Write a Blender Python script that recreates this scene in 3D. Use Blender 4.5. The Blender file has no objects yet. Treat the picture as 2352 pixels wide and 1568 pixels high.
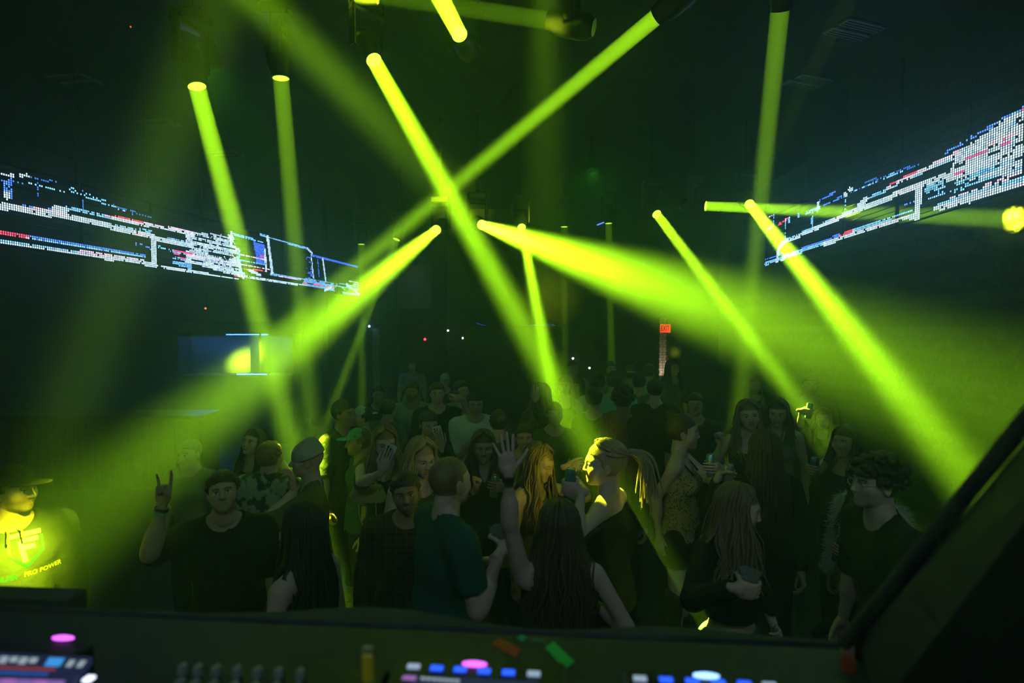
import bpy, math, random
import numpy as np
from mathutils import Vector, Matrix, Quaternion

S = bpy.context.scene
COL = S.collection
random.seed(7)
RNG = np.random.default_rng(7)

# ------------------------------------------------------------------ camera
CAM_H, FPX, HORIZON = 2.40, 1306.7, 740.0
PITCH = math.atan((784 - HORIZON) / FPX)
cam = bpy.data.cameras.new('camera')
cam_ob = bpy.data.objects.new('camera', cam)
COL.objects.link(cam_ob)
S.camera = cam_ob
cam.lens, cam.sensor_width = 20.0, 36.0
cam.clip_start, cam.clip_end = 0.02, 100
cam_ob.location = (0, 0, CAM_H)
cam_ob.rotation_euler = (math.pi / 2 - PITCH, 0, 0)
cam.dof.use_dof = True
cam.dof.focus_distance = 4.6
cam.dof.aperture_fstop = 1.8
CAM_R = cam_ob.rotation_euler.to_matrix()

def P(px, py, d):
    """photo pixel at depth d (metres along the view axis) -> world point"""
    return Vector((0, 0, CAM_H)) + CAM_R @ Vector(((px - 1176) / FPX, -(py - 784) / FPX, -1)) * d

def G(px, py, z):
    """photo pixel on the horizontal plane at height z"""
    v = CAM_R @ Vector(((px - 1176) / FPX, -(py - 784) / FPX, -1))
    return Vector((0, 0, CAM_H)) + v * ((z - CAM_H) / v.z)

# ------------------------------------------------------------------ world and exposure
world = bpy.data.worlds.new('night')
S.world = world
world.use_nodes = True
world.node_tree.nodes['Background'].inputs[0].default_value = (0, 0, 0, 1)
world.node_tree.nodes['Background'].inputs[1].default_value = 0.0
S.view_settings.view_transform = 'Standard'
S.view_settings.look = 'None'
S.view_settings.gamma = 1.0
S.view_settings.use_curve_mapping = False
S.view_settings.exposure = 0.0
S.cycles.max_bounces = 4
S.cycles.diffuse_bounces = 1
S.cycles.glossy_bounces = 1
S.cycles.transmission_bounces = 4
S.cycles.transparent_max_bounces = 8
S.cycles.volume_bounces = 1
S.cycles.use_denoising = True
S.cycles.adaptive_threshold = 0.02
S.cycles.sample_clamp_indirect = 4.0

HAZE_DENSITY, HAZE_G = 0.060, 0.70
HAZE_COLOR = (.42, .74, .44)
BEAM_GAIN = 8.6
BEAM_COLOR = (0.74, 1.0, 0.014)

# ------------------------------------------------------------------ small helpers
def tag(o, label=None, cat=None, group=None, kind=None):
    for k, v in (('label', label), ('category', cat), ('group', group), ('kind', kind)):
        if v:
            o[k] = v
    return o

def empty(name, loc=(0, 0, 0), rz=0.0):
    o = bpy.data.objects.new(name, None)
    o.empty_display_size = 0.1
    o.location = loc
    o.rotation_euler = (0, 0, rz)
    COL.objects.link(o)
    return o

def new_obj(name, me, parent=None):
    o = bpy.data.objects.new(name, me)
    COL.objects.link(o)
    if parent is not None:
        o.parent = parent
    return o

def mesh_np(name, vs, fs, mat=None, smooth=True, col=None):
    """vs (n,3) array, fs list/array of polygons -> mesh; col (n,3) colours"""
    me = bpy.data.meshes.new(name)
    vs = np.asarray(vs, dtype=np.float32)
    if isinstance(fs, np.ndarray) and fs.ndim == 2:
        k = fs.shape[1]
        me.vertices.add(len(vs)); me.vertices.foreach_set('co', vs.ravel())
        me.loops.add(fs.size); me.loops.foreach_set('vertex_index', fs.ravel().astype(np.int32))
        me.polygons.add(len(fs))
        me.polygons.foreach_set('loop_start', np.arange(0, fs.size, k, dtype=np.int32))
        me.polygons.foreach_set('loop_total', np.full(len(fs), k, dtype=np.int32))
        me.update(calc_edges=True)
    else:
        me.from_pydata([tuple(v) for v in vs], [], [tuple(int(i) for i in f) for f in fs])
        me.update()
    if smooth:
        me.polygons.foreach_set('use_smooth', np.ones(len(me.polygons), dtype=bool))
    if mat is not None:
        me.materials.append(mat)
    if col is not None:
        a = me.color_attributes.new('tint', 'FLOAT_COLOR', 'POINT')
        c = np.ones((len(vs), 4), dtype=np.float32); c[:, :3] = col
        a.data.foreach_set('color', c.ravel())
    return me

class MB:
    """collects boxes, tubes, lathes into one mesh"""
    def __init__(self): self.v, self.f = [], []
    def add(self, vs, fs):
        b = len(self.v)
        self.v += [tuple(v) for v in vs]
        self.f += [tuple(i + b for i in f) for f in fs]
        return self
    def box(self, c, s, R=None, bev=0.0):
        hx, hy, hz = s[0] / 2, s[1] / 2, s[2] / 2
        b = min(bev, hx * .9, hy * .9, hz * .9)
        pts, fs = [], []
        if b <= 0:
            pts = [Vector((x, y, z)) for z in (-hz, hz) for y in (-hy, hy) for x in (-hx, hx)]
            fs = [(0, 2, 3, 1), (4, 5, 7, 6), (0, 1, 5, 4), (2, 6, 7, 3), (0, 4, 6, 2), (1, 3, 7, 5)]
        else:
            idx = {}
            for sx in (-1, 1):
                for sy in (-1, 1):
                    for sz in (-1, 1):
                        for ax in range(3):
                            q = [sx * (hx - b), sy * (hy - b), sz * (hz - b)]
                            q[ax] = (sx * hx, sy * hy, sz * hz)[ax]
                            idx[(sx, sy, sz, ax)] = len(pts); pts.append(Vector(q))
            I = lambda a, b_, c_, ax: idx[(a, b_, c_, ax)]
            for s1 in (-1, 1):
                fs.append([I(s1, -1, -1, 0), I(s1, 1, -1, 0), I(s1, 1, 1, 0), I(s1, -1, 1, 0)][::s1])
                fs.append([I(-1, s1, -1, 1), I(-1, s1, 1, 1), I(1, s1, 1, 1), I(1, s1, -1, 1)][::s1])
                fs.append([I(-1, -1, s1, 2), I(1, -1, s1, 2), I(1, 1, s1, 2), I(-1, 1, s1, 2)][::s1])
            for a in (-1, 1):
                for c_ in (-1, 1):
                    fs.append([I(a, c_, -1, 0), I(a, c_, 1, 0), I(a, c_, 1, 1), I(a, c_, -1, 1)][::-a * c_])
                    fs.append([I(a, -1, c_, 0), I(a, 1, c_, 0), I(a, 1, c_, 2), I(a, -1, c_, 2)][::a * c_])
                    fs.append([I(-1, a, c_, 1), I(1, a, c_, 1), I(1, a, c_, 2), I(-1, a, c_, 2)][::-a * c_])
                    for e in (-1, 1):
                        fs.append([I(a, c_, e, 0), I(a, c_, e, 1), I(a, c_, e, 2)][::a * c_ * e])
        if R is not None: pts = [R @ p for p in pts]
        c = Vector(c)
        return self.add([p + c for p in pts], fs)
    def tube(self, pts, rad, n=8, caps=True, flat=1.0, up=None):
        pts = [Vector(p) for p in pts]
        if not hasattr(rad, '__len__'): rad = [rad] * len(pts)
        vs, fs = [], []
        u = None
        for i, p in enumerate(pts):
            t = (pts[min(i + 1, len(pts) - 1)] - pts[max(i - 1, 0)]).normalized()
            if u is None:
                ref = Vector(up) if up is not None else (Vector((0, 0, 1)) if abs(t.z) < .9 else Vector((1, 0, 0)))
                u = ref
            u = (u - t * u.dot(t)).normalized()
            w = t.cross(u)
            for k in range(n):
                a = 2 * math.pi * k / n
                vs.append(p + (w * math.cos(a) + u * math.sin(a) * flat) * rad[i])
        for i in range(len(pts) - 1):
            for k in range(n):
                fs.append((i * n + k, i * n + (k + 1) % n, (i + 1) * n + (k + 1) % n, (i + 1) * n + k))
        if caps:
            fs.append(tuple(range(n))[::-1]); fs.append(tuple(range((len(pts) - 1) * n, len(pts) * n)))
        return self.add(vs, fs)
    def lathe(self, prof, M=None, n=20, caps=True):
        """prof [(r,z)...] about z; M a 4x4 matrix"""
        vs, fs = [], []
        for r, z in prof:
            for k in range(n):
                a = 2 * math.pi * k / n
                vs.append(Vector((r * math.cos(a), r * math.sin(a), z)))
        for i in range(len(prof) - 1):
            for k in range(n):
                fs.append((i * n + k, i * n + (k + 1) % n, (i + 1) * n + (k + 1) % n, (i + 1) * n + k))
        if caps:
            if prof[0][0] > 1e-5: fs.append(tuple(range(n))[::-1])
            if prof[-1][0] > 1e-5: fs.append(tuple(range((len(prof) - 1) * n, len(prof) * n)))
        if M is not None: vs = [M @ v for v in vs]
        return self.add(vs, fs)
    def build(self, name, mat, parent=None, smooth=False):
        me = bpy.data.meshes.new(name)
        me.from_pydata(self.v, [], self.f)
        me.materials.append(mat)
        me.update()
        if smooth:
            me.polygons.foreach_set('use_smooth', np.ones(len(me.polygons), dtype=bool))
            try: me.set_sharp_from_angle(angle=math.radians(40))
            except Exception: pass
        return new_obj(name, me, parent)

# ------------------------------------------------------------------ materials
def nodes_of(name):
    m = bpy.data.materials.new(name); m.use_nodes = True
    nt = m.node_tree
    return m, nt, nt.nodes['Principled BSDF']

def mat(name, color, rough=.6, metal=0.0, noise=0.0, nscale=30, bump=0.0, bscale=80, spec=.5, trans=0.0, ior=1.45, alpha=1.0):
    m, nt, b = nodes_of(name)
    b.inputs['Base Color'].default_value = (*color, 1)
    b.inputs['Roughness'].default_value = rough
    b.inputs['Metallic'].default_value = metal
    b.inputs['Specular IOR Level'].default_value = spec
    b.inputs['IOR'].default_value = ior
    b.inputs['Transmission Weight'].default_value = trans
    b.inputs['Alpha'].default_value = alpha
    L = nt.links.new
    tc = nt.nodes.new('ShaderNodeTexCoord')
    if noise > 0:
        n = nt.nodes.new('ShaderNodeTexNoise'); n.inputs['Scale'].default_value = nscale; n.inputs['Detail'].default_value = 4
        L(tc.outputs['Object'], n.inputs['Vector'])
        mx = nt.nodes.new('ShaderNodeMix'); mx.data_type = 'RGBA'
        mx.inputs[6].default_value = (*[c * (1 - noise) for c in color], 1)
        mx.inputs[7].default_value = (*[min(1, c * (1 + noise)) for c in color], 1)
        L(n.outputs['Fac'], mx.inputs[0]); L(mx.outputs[2], b.inputs['Base Color'])
    if bump > 0:
        n = nt.nodes.new('ShaderNodeTexNoise'); n.inputs['Scale'].default_value = bscale; n.inputs['Detail'].default_value = 3
        L(tc.outputs['Object'], n.inputs['Vector'])
        bp = nt.nodes.new('ShaderNodeBump'); bp.inputs['Strength'].default_value = bump; bp.inputs['Distance'].default_value = .01
        L(n.outputs['Fac'], bp.inputs['Height']); L(bp.outputs['Normal'], b.inputs['Normal'])
    return m

def emis(name, color, strength, base=(.02, .02, .02)):
    m, nt, b = nodes_of(name)
    b.inputs['Base Color'].default_value = (*base, 1)
    b.inputs['Emission Color'].default_value = (*color, 1)
    b.inputs['Emission Strength'].default_value = strength
    m.cycles.emission_sampling = 'NONE'
    return m

def attr_mat(name, rough=.55, emit=0.0, bump=0.0, bscale=300, spec=.4):
    m, nt, b = nodes_of(name)
    a = nt.nodes.new('ShaderNodeVertexColor'); a.layer_name = 'tint'
    b.inputs['Roughness'].default_value = rough
    b.inputs['Specular IOR Level'].default_value = spec
    if emit > 0:
        b.inputs['Base Color'].default_value = (0, 0, 0, 1)
        b.inputs['Specular IOR Level'].default_value = 0
        nt.links.new(a.outputs['Color'], b.inputs['Emission Color'])
        b.inputs['Emission Strength'].default_value = emit
        m.cycles.emission_sampling = 'NONE'
    else:
        nt.links.new(a.outputs['Color'], b.inputs['Base Color'])
    if bump > 0:
        tc = nt.nodes.new('ShaderNodeTexCoord')
        n = nt.nodes.new('ShaderNodeTexNoise'); n.inputs['Scale'].default_value = bscale
        nt.links.new(tc.outputs['Object'], n.inputs['Vector'])
        bp = nt.nodes.new('ShaderNodeBump'); bp.inputs['Strength'].default_value = bump; bp.inputs['Distance'].default_value = .003
        nt.links.new(n.outputs['Fac'], bp.inputs['Height']); nt.links.new(bp.outputs['Normal'], b.inputs['Normal'])
    return m

BLACK = mat('matte_black', (.012, .012, .013), .65, bump=.05)
BLACK_METAL = mat('black_metal', (.02, .02, .022), .4, .6)
BLACK_PLASTIC = mat('black_plastic', (.015, .015, .017), .35)

# ------------------------------------------------------------------ room shell
X0, X1, Y0, Y1, ZC = -7.6, 5.15, -3.2, 14.2, 5.20

def slab(name, lo, hi, m, kind='structure'):
    mb = MB()
    mb.box([(a + b) / 2 for a, b in zip(lo, hi)], [b - a for a, b in zip(lo, hi)])
    o = mb.build(name, m)
    if kind: o['kind'] = kind
    return o

floor_m = mat('dance_floor', (.03, .03, .032), .35, noise=.4, nscale=6)
ceil_m = mat('black_ceiling', (.009, .010, .010), .8, noise=.3, nscale=3, bump=.2, bscale=20)
wall_m = mat('dark_wall', (.012, .013, .015), .7, noise=.3, nscale=4, bump=.1)

def damask_mat():
    m, nt, b = nodes_of('damask_wallpaper')
    N, L = nt.nodes.new, nt.links.new
    tc = N('ShaderNodeTexCoord'); sp = N('ShaderNodeSeparateXYZ'); L(tc.outputs['Object'], sp.inputs[0])
    def mth(op, a, bv, c=None):
        n = N('ShaderNodeMath'); n.operation = op
        for i, v in enumerate((a, bv)):
            if isinstance(v, (int, float)): n.inputs[i].default_value = v
            else: L(v, n.inputs[i])
        return n.outputs[0]
    y, z = sp.outputs['Y'], sp.outputs['Z']
    row = mth('FLOOR', mth('DIVIDE', z, .62), 0)
    ysh = mth('ADD', y, mth('MULTIPLY', row, .26))
    my = mth('PINGPONG', ysh, .26)
    mz = mth('PINGPONG', mth('MULTIPLY', z, 1.0), .62)
    cb = N('ShaderNodeCombineXYZ'); L(my, cb.inputs[0]); L(mz, cb.inputs[1])
    n1 = N('ShaderNodeTexNoise'); n1.inputs['Scale'].default_value = 9; n1.inputs['Detail'].default_value = 3.0; n1.inputs['Distortion'].default_value = 1.4
    L(cb.outputs[0], n1.inputs['Vector'])
    w = N('ShaderNodeTexWave'); w.wave_type = 'RINGS'; w.inputs['Scale'].default_value = 1.1; w.inputs['Distortion'].default_value = 5; w.inputs['Detail'].default_value = 2
    L(cb.outputs[0], w.inputs['Vector'])
    s = mth('ADD', n1.outputs['Fac'], mth('MULTIPLY', w.outputs['Fac'], .22))
    cr = N('ShaderNodeValToRGB'); L(s, cr.inputs[0])
    cr.color_ramp.elements[0].position = .60; cr.color_ramp.elements[0].color = (.0005, .0005, .0006, 1)
    cr.color_ramp.elements[1].position = .64; cr.color_ramp.elements[1].color = (.038, .038, .034, 1)
    L(cr.outputs[0], b.inputs['Base Color'])
    b.inputs['Roughness'].default_value = .8
    b.inputs['Specular IOR Level'].default_value = .1
    return m

slab('floor', (X0, Y0, -.1), (X1, Y1, 0), floor_m)
slab('ceiling', (X0, Y0, ZC), (X1, Y1, ZC + .1), ceil_m)
slab('wall_left', (X0 - .1, Y0, -.1), (X0, Y1, ZC + .1), wall_m)
slab('wall_right', (X1, Y0, -.1), (X1 + .1, Y1, ZC + .1), damask_mat())
slab('wall_back', (X0 - .1, Y1, -.1), (X1 + .1, Y1 + .1, ZC + .1), wall_m)
slab('wall_front', (X0 - .1, Y0 - .1, -.1), (X1 + .1, Y0, ZC + .1), wall_m)
slab('floor_stage', (-3.2, Y0, 0.0), (2.6, 1.25, .80), BLACK)
for i, (px, d, wd) in enumerate(((733, 13.3, .32), (893, 13.0, .36), (1010, 13.2, .3))):
    p = P(px, 740, d)
    slab('pillar_%d' % (i + 1), (p.x - wd / 2, p.y - wd / 2, 0), (p.x + wd / 2, p.y + wd / 2, ZC), wall_m)

# haze that fills the room (the box is a little larger than the shell so its faces lie behind the walls)
def haze():
    m = bpy.data.materials.new('haze'); m.use_nodes = True
    nt = m.node_tree; nt.nodes.clear()
    o = nt.nodes.new('ShaderNodeOutputMaterial'); v = nt.nodes.new('ShaderNodeVolumeScatter')
    v.inputs['Density'].default_value = HAZE_DENSITY
    v.inputs['Color'].default_value = (*HAZE_COLOR, 1)
    v.inputs['Anisotropy'].default_value = HAZE_G
    ab = nt.nodes.new('ShaderNodeVolumeAbsorption'); ab.inputs['Density'].default_value = HAZE_DENSITY; ab.inputs['Color'].default_value = (*HAZE_COLOR, 1)
    ad = nt.nodes.new('ShaderNodeAddShader'); nt.links.new(v.outputs[0], ad.inputs[0]); nt.links.new(ab.outputs[0], ad.inputs[1])
    nt.links.new(ad.outputs[0], o.inputs['Volume'])
    mb = MB(); mb.box(((X0 + X1) / 2, (Y0 + Y1) / 2, ZC / 2), (X1 - X0 + .16, Y1 - Y0 + .16, ZC + .16))
    h = mb.build('haze', m)
    tag(h, 'thin stage haze hanging through the whole dance floor', 'haze', kind='stuff')
haze()

# ceiling diffusers: two parallel slotted bars each
vent_m = mat('diffuser_grey', (.28, .29, .28), .5)
def ceiling_diffuser(px, py, rot, label):
    c = G(px, py, ZC)
    r = empty('ceiling_diffuser', (c.x, c.y, ZC), rot)
    tag(r, label, 'ceiling vent', 'twin slot ceiling diffusers')
    for s in (-1, 1):
        mb = MB(); mb.box((0, s * .085, -.012), (.48, .12, .024), bev=.004)
        b = mb.build('diffuser_bar', vent_m, r)
        for k in range(3):
            mb = MB(); mb.box((0, s * .085 + (k - 1) * .034, -.027), (.44, .012, .006))
            mb.build('slot', BLACK, b)
for px, py, rot, lab in ((172, 182, -.15, 'twin bar ceiling diffuser closest to the booth in the row over the long banner'),
                         (368, 282, -.15, 'second twin bar ceiling diffuser of the row over the long banner'),
                         (520, 352, -.15, 'third twin bar ceiling diffuser of the row over the long banner'),
                         (1962, 66, .35, 'bluish twin bar ceiling diffuser on the damask wall side closest to the booth'),
                         (1855, 186, .35, 'smaller bluish twin bar ceiling diffuser on the damask wall side')):
    ceiling_diffuser(px, py, rot, lab)

# ------------------------------------------------------------------ moving head lights
def glass_glow(name, color, strength):
    """glowing front lens that lets the lamp behind it shine through"""
    m = bpy.data.materials.new(name); m.use_nodes = True
    nt = m.node_tree; nt.nodes.clear()
    o = nt.nodes.new('ShaderNodeOutputMaterial'); a = nt.nodes.new('ShaderNodeAddShader')
    t = nt.nodes.new('ShaderNodeBsdfTransparent'); e = nt.nodes.new('ShaderNodeEmission')
    e.inputs[0].default_value = (*color, 1); e.inputs[1].default_value = strength
    nt.links.new(t.outputs[0], a.inputs[0]); nt.links.new(e.outputs[0], a.inputs[1]); nt.links.new(a.outputs[0], o.inputs['Surface'])
    m.cycles.emission_sampling = 'NONE'
    return m
lens_m = glass_glow('lens_glow', (.55, 1.0, .06), 2.2)
rim_m = mat('lens_rim', (.03, .03, .03), .3, .5)

def moving_head(label, a, d0, b, d1, spread, watts, dia=.125, color=BEAM_COLOR, lensm=None, drop=None):
    p0, p1 = P(*a, d0), P(*b, d1)
    dr = (p1 - p0).normalized()
    root = empty('moving_head_light', (p0.x, p0.y, ZC))
    tag(root, label, 'stage light', 'moving head lights on the ceiling')
    base = Vector((p0.x, p0.y, ZC))
    q = dr.to_track_quat('-Z', 'Y'); M = q.to_matrix()
    r = dia / 2
    hc = p0 - dr * .17 - base                       # pivot of the head
    top = hc.z + .30
    top = min(top, -.02)
    mb = MB(); mb.box((hc.x, hc.y, top + .05), (.26, .2, .10), bev=.02); mb.build('base', BLACK_PLASTIC, root)
    if top + .10 < -.02:
        mb = MB(); mb.tube([(hc.x, hc.y, top + .1), (hc.x, hc.y, 0)], .024, 10); mb.build('hanging_pipe', BLACK_METAL, root)
    # yoke: two arms on an axis square to the beam and level
    ax = Vector((0, 0, 1)).cross(dr)
    ax = ax.normalized() if ax.length > .05 else Vector((1, 0, 0))
    mb = MB()
    mb.box((hc.x, hc.y, top - .02), (.30, .08, .04), Matrix.Rotation(math.atan2(ax.y, ax.x), 3, 'Z'), bev=.01)
    mb.build('yoke_bridge', BLACK_PLASTIC, root)
    for s in (-1, 1):
        p = hc + ax * s * .13
        mb = MB(); mb.box((p.x, p.y, (p.z + top) / 2), (.032, .08, abs(top - p.z) + .06), Matrix.Rotation(math.atan2(ax.y, ax.x), 3, 'Z'), bev=.01)
        mb.build('yoke_arm', BLACK_PLASTIC, root)
    T = Matrix.Translation(p0 - base) @ M.to_4x4()
    mb = MB()
    mb.lathe([(.0, .34), (.06, .34), (.085, .31), (.10, .24), (.10, .12), (.088, .06), (r + .014, .015), (r + .014, -.006), (r + .003, -.006), (r + .003, .03), (0, .03)], T, 24, caps=False)
    head = mb.build('head', BLACK_PLASTIC, root, True)
    mb = MB(); mb.lathe([(r + .003, -.004), (r * .9, .0), (r * .55, .004), (0, .006)], T, 24, caps=False)
    ln = mb.build('lens', lensm or lens_m, head, True)
    mb = MB(); mb.lathe([(r + .016, -.004), (r + .016, -.009), (r + .002, -.009), (r + .002, -.004)], T, 24, caps=False)
    mb.build('lens_rim', rim_m, head, True)
    l = bpy.data.lights.new('beam_lamp', 'AREA')
    l.shape = 'DISK'; l.size = dia; l.spread = math.radians(spread)
    l.energy = watts * BEAM_GAIN; l.color = color
    lo = bpy.data.objects.new('beam_lamp', l); COL.objects.link(lo)
    lo.parent = root
    lo.location = p0 - base - dr * .012
    lo.rotation_euler = q.to_euler()
    return root

BEAMS = [
    ('stage light with a strong beam falling past the white bars of the long banner', (452, 197), 4.35, (612, 800), 4.2, 3.8, 5.5),
    ('stage light with a dull straight beam beside the strong one by the long banner', (645, 178), 4.6, (697, 780), 4.7, 3.4, 2.5),
    ('stage light whose beam slants down to the blonde ponytail woman', (858, 137), 4.7, (1436, 1168), 3.05, 3.4, 4.4),
    ('stage light whose long diagonal beam crosses to the blue bar back', (1512, 35), 4.3, (640, 762), 10.2, 3.2, 17),
    ('stage light with a tall beam dropping beside the short end of the damask side banner', (1792, 18), 3.9, (1706, 860), 6.2, 3.2, 4.6),
    ('stage light shooting a short hot beam up at the ceiling', (1056, 80), 4.6, (1014, 0), 4.1, 2.2, 6.0),
    ('stage light throwing a dim flat beam sideways under the ceiling', (1263, 48), 4.2, (860, -12), 4.6, 2.0, 2.6),
    ('stage light whose wide beam rakes down over the man pointing upwards', (1003, 527), 7.7, (260, 1130), 2.9, 6.5, 3.1),
    ('stage light with the widest hottest beam aimed out beside the booth', (1106, 516), 7.5, (1750, 742), 3.1, 6.6, 5.2),
    ('stage light whose thin beam falls on the woman filming with her phone', (1198, 521), 8.8, (1264, 872), 6.4, 3.8, 2.6),
    ('stage light with a thin leaning beam over the dark haired man in the patterned shirt', (911, 549), 10.3, (765, 930), 9.6, 3.2, 2.2),
    ('stage light with a thin upright beam beside the far end of the long banner', (830, 560), 11.0, (832, 940), 11.0, 2.4, 1.6),
    ('stage light with a faint upright beam above the men in caps, farther from the exit', (1296, 520), 10.6, (1297, 830), 10.6, 2.2, .9),
    ('stage light with a faint upright beam beside a short blue strip', (1398, 512), 10.6, (1405, 850), 10.6, 2.2, 1.3),
    ('stage light whose slim beam slopes down over the woman in the black tube top', (1508, 491), 8.0, (1850, 945), 5.4, 3.6, 3.4),
    ('stage light throwing a level beam onto the damask wall', (1620, 473), 7.6, (2318, 503), 5.86, 3.2, 13.0),
    ('stage light whose broad beam slopes down to the slanted booth panel', (1721, 468), 7.7, (2215, 1085), 3.6, 4.4, 4.2),
]
for args in BEAMS:
    moving_head(*args)
# heads closer than the picture's upper edge: broad soft beams
moving_head('stage light above the booth flooding the hooded man with green', (1050, -1500), .9, (36, 1285), 2.75, 6.5, 1.15)
moving_head('stage light above the booth with a wide dim beam towards the far crowd', (150, -450), 1.1, (1020, 430), 9.0, 7.0, 3.0)
moving_head('stage light straight above the booth with a faint wide beam', (1250, -560), 2.3, (1255, 540), 9.0, 9.0, 2.4)
moving_head('stage light above the damask side with a faint pin beam on the exit wall', (2150, -420), 2.65, (1553, 803), 13.9, 1.4, .16)

# ------------------------------------------------------------------ LED banners
def led_banner(name, label, A, B, h, feats, group, glow, cols):
    """A, B: lower ends (world); content features are given in photo pixels and cast on the banner"""
    A, B = Vector(A), Vector(B)
    u = B - A; Lm = u.length; un = u / Lm
    up = Vector((0, 0, 1)); n = un.cross(up).normalized()
    if n.dot(Vector((0, 0, CAM_H)) - A) < 0: n = -n
    root = empty(name, A); tag(root, label, 'led screen', group)
    nx = int(Lm / .021); ny = int(h / .021)
    img = np.zeros((ny, nx, 3), dtype=np.float32)
    o = Vector((0, 0, CAM_H))
    def uv(px, py):
        v = CAM_R @ Vector(((px - 1176) / FPX, -(py - 784) / FPX, -1))
        t = (A - o).dot(n) / v.dot(n)
        q = o + v * t - A
        tt = (q.x * u.x + q.y * u.y) / (u.x ** 2 + u.y ** 2)
        return tt * nx, (q.z - tt * u.z) / h * ny
    yy, xx = np.mgrid[0:ny, 0:nx].astype(np.float32) + .5
    rn = RNG.random((ny, nx)).astype(np.float32)
    for f in feats:
        kind = f[0]
        if kind == 'l':                             # line (x0,y0,x1,y1), half thickness in led pixels, colour, dropout
            _, q, th, c, drop = f
            (a0, b0), (a1, b1) = uv(q[0], q[1]), uv(q[2], q[3])
            dx, dy = a1 - a0, b1 - b0
            t = np.clip(((xx - a0) * dx + (yy - b0) * dy) / max(dx * dx + dy * dy, 1e-6), 0, 1)
            dist = np.hypot(xx - a0 - t * dx, yy - b0 - t * dy)
            m = (dist < th) & (rn > drop)
            img[m] = np.maximum(img[m], np.array(c, dtype=np.float32) * (.45 + .55 * rn[m][:, None]))
        else:                                       # noisy patch: polygon as four corners
            _, q, c, dens, seed = f
            pts = [uv(*p) for p in q]
            ins = np.ones((ny, nx), bool)
            sgn = 0
            for i in range(len(pts)):
                (a0, b0), (a1, b1) = pts[i], pts[(i + 1) % len(pts)]
                cr = (a1 - a0) * (yy - b0) - (b1 - b0) * (xx - a0)
                if sgn == 0:
                    cx, cy = np.mean([p[0] for p in pts]), np.mean([p[1] for p in pts])
                    sgn = 1 if (a1 - a0) * (cy - b0) - (b1 - b0) * (cx - a0) > 0 else -1
                ins &= cr * sgn > 0
            r2 = np.random.default_rng(seed)
            rows = r2.random((ny, 1)) * .6
            blk = np.repeat(np.repeat(r2.random((ny // 2 + 1, nx // 5 + 1)), 2, 0), 5, 1)[:ny, :nx]
            m = ins & ((blk * .6 + rows + r2.random((ny, nx)) * .3) < dens * 1.5)
            img[m] = np.maximum(img[m], np.array(c, dtype=np.float32) * (.3 + .7 * r2.random((ny, nx))[m][:, None]))
            red = ins & (r2.random((ny, 1)) < .10) & (blk < .5)
            img[red] = (1.0, .05, .18)
    lit = img.max(2) > .02
    js, is_ = np.nonzero(lit)
    du, dv = Lm / nx, h / ny
    base = np.array(A - A) + np.array(n) * .012
    U, Vv = np.array(un), np.array(up)
    cx = (is_ + .5)[:, None] * du * U + (js + .5)[:, None] * dv * Vv + base
    hu, hv = U * du * .30, Vv * dv * .36
    vs = np.stack([cx - hu - hv, cx + hu - hv, cx + hu + hv, cx - hu + hv], 1).reshape(-1, 3)
    fs = np.arange(len(vs)).reshape(-1, 4)
    colr = np.repeat(img[js, is_], 4, 0)
    me = mesh_np('pixel_grid', vs, fs, LED_M, False, colr)
    px_o = new_obj('pixel_grid', me, root); px_o['kind'] = 'stuff'
    rz = Matrix.Identity(3); rz.col[0] = un; rz.col[1] = n; rz.col[2] = un.cross(n) if un.cross(n).z > 0 else -un.cross(n)
    npan = cols
    for k in range(npan):
        mb = MB(); c = u * ((k + .5) / npan) + up * h / 2
        def bar(u0, u1, w0, w1):
            vs_ = [un * uu + up * ww + n * t for t in (-.012, .004) for uu in (u0, u1) for ww in (w0, w1)]
            mb.add(vs_, [(0, 1, 3, 2), (4, 6, 7, 5), (0, 4, 5, 1), (2, 3, 7, 6), (0, 2, 6, 4), (1, 5, 7, 3)])
        ua, ub = Lm * k / npan + .004, Lm * (k + 1) / npan - .004
        bar(ua, ua + .014, 0, h); bar(ub - .014, ub, 0, h); bar(ua, ub, -.004, .012); bar(ua, ub, h - .012, h + .004)
        for r_ in range(1, 12): bar(ua, ub, h * r_ / 12 - .002, h * r_ / 12 + .002)
        mb.build('mesh_panel', PANEL_M, root)
    for k in range(npan + 1):
        p = u * (k / npan) + up * h - n * .05
        mb = MB(); mb.tube([p, (p.x, p.y, ZC - A.z)], .008, 6); mb.build('hanger_rod', BLACK_METAL, root)
    l = bpy.data.lights.new('banner_glow', 'AREA'); l.shape = 'RECTANGLE'; l.size = Lm; l.size_y = h * .8
    l.energy = glow; l.color = (.05, .20, 1.0)
    lo = bpy.data.objects.new('banner_glow', l); COL.objects.link(lo); lo.parent = root
    lo.location = u / 2 + up * h / 2 + n * .03
    lo.rotation_euler = n.to_track_quat('-Z', 'Y').to_euler()
    return root

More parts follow.
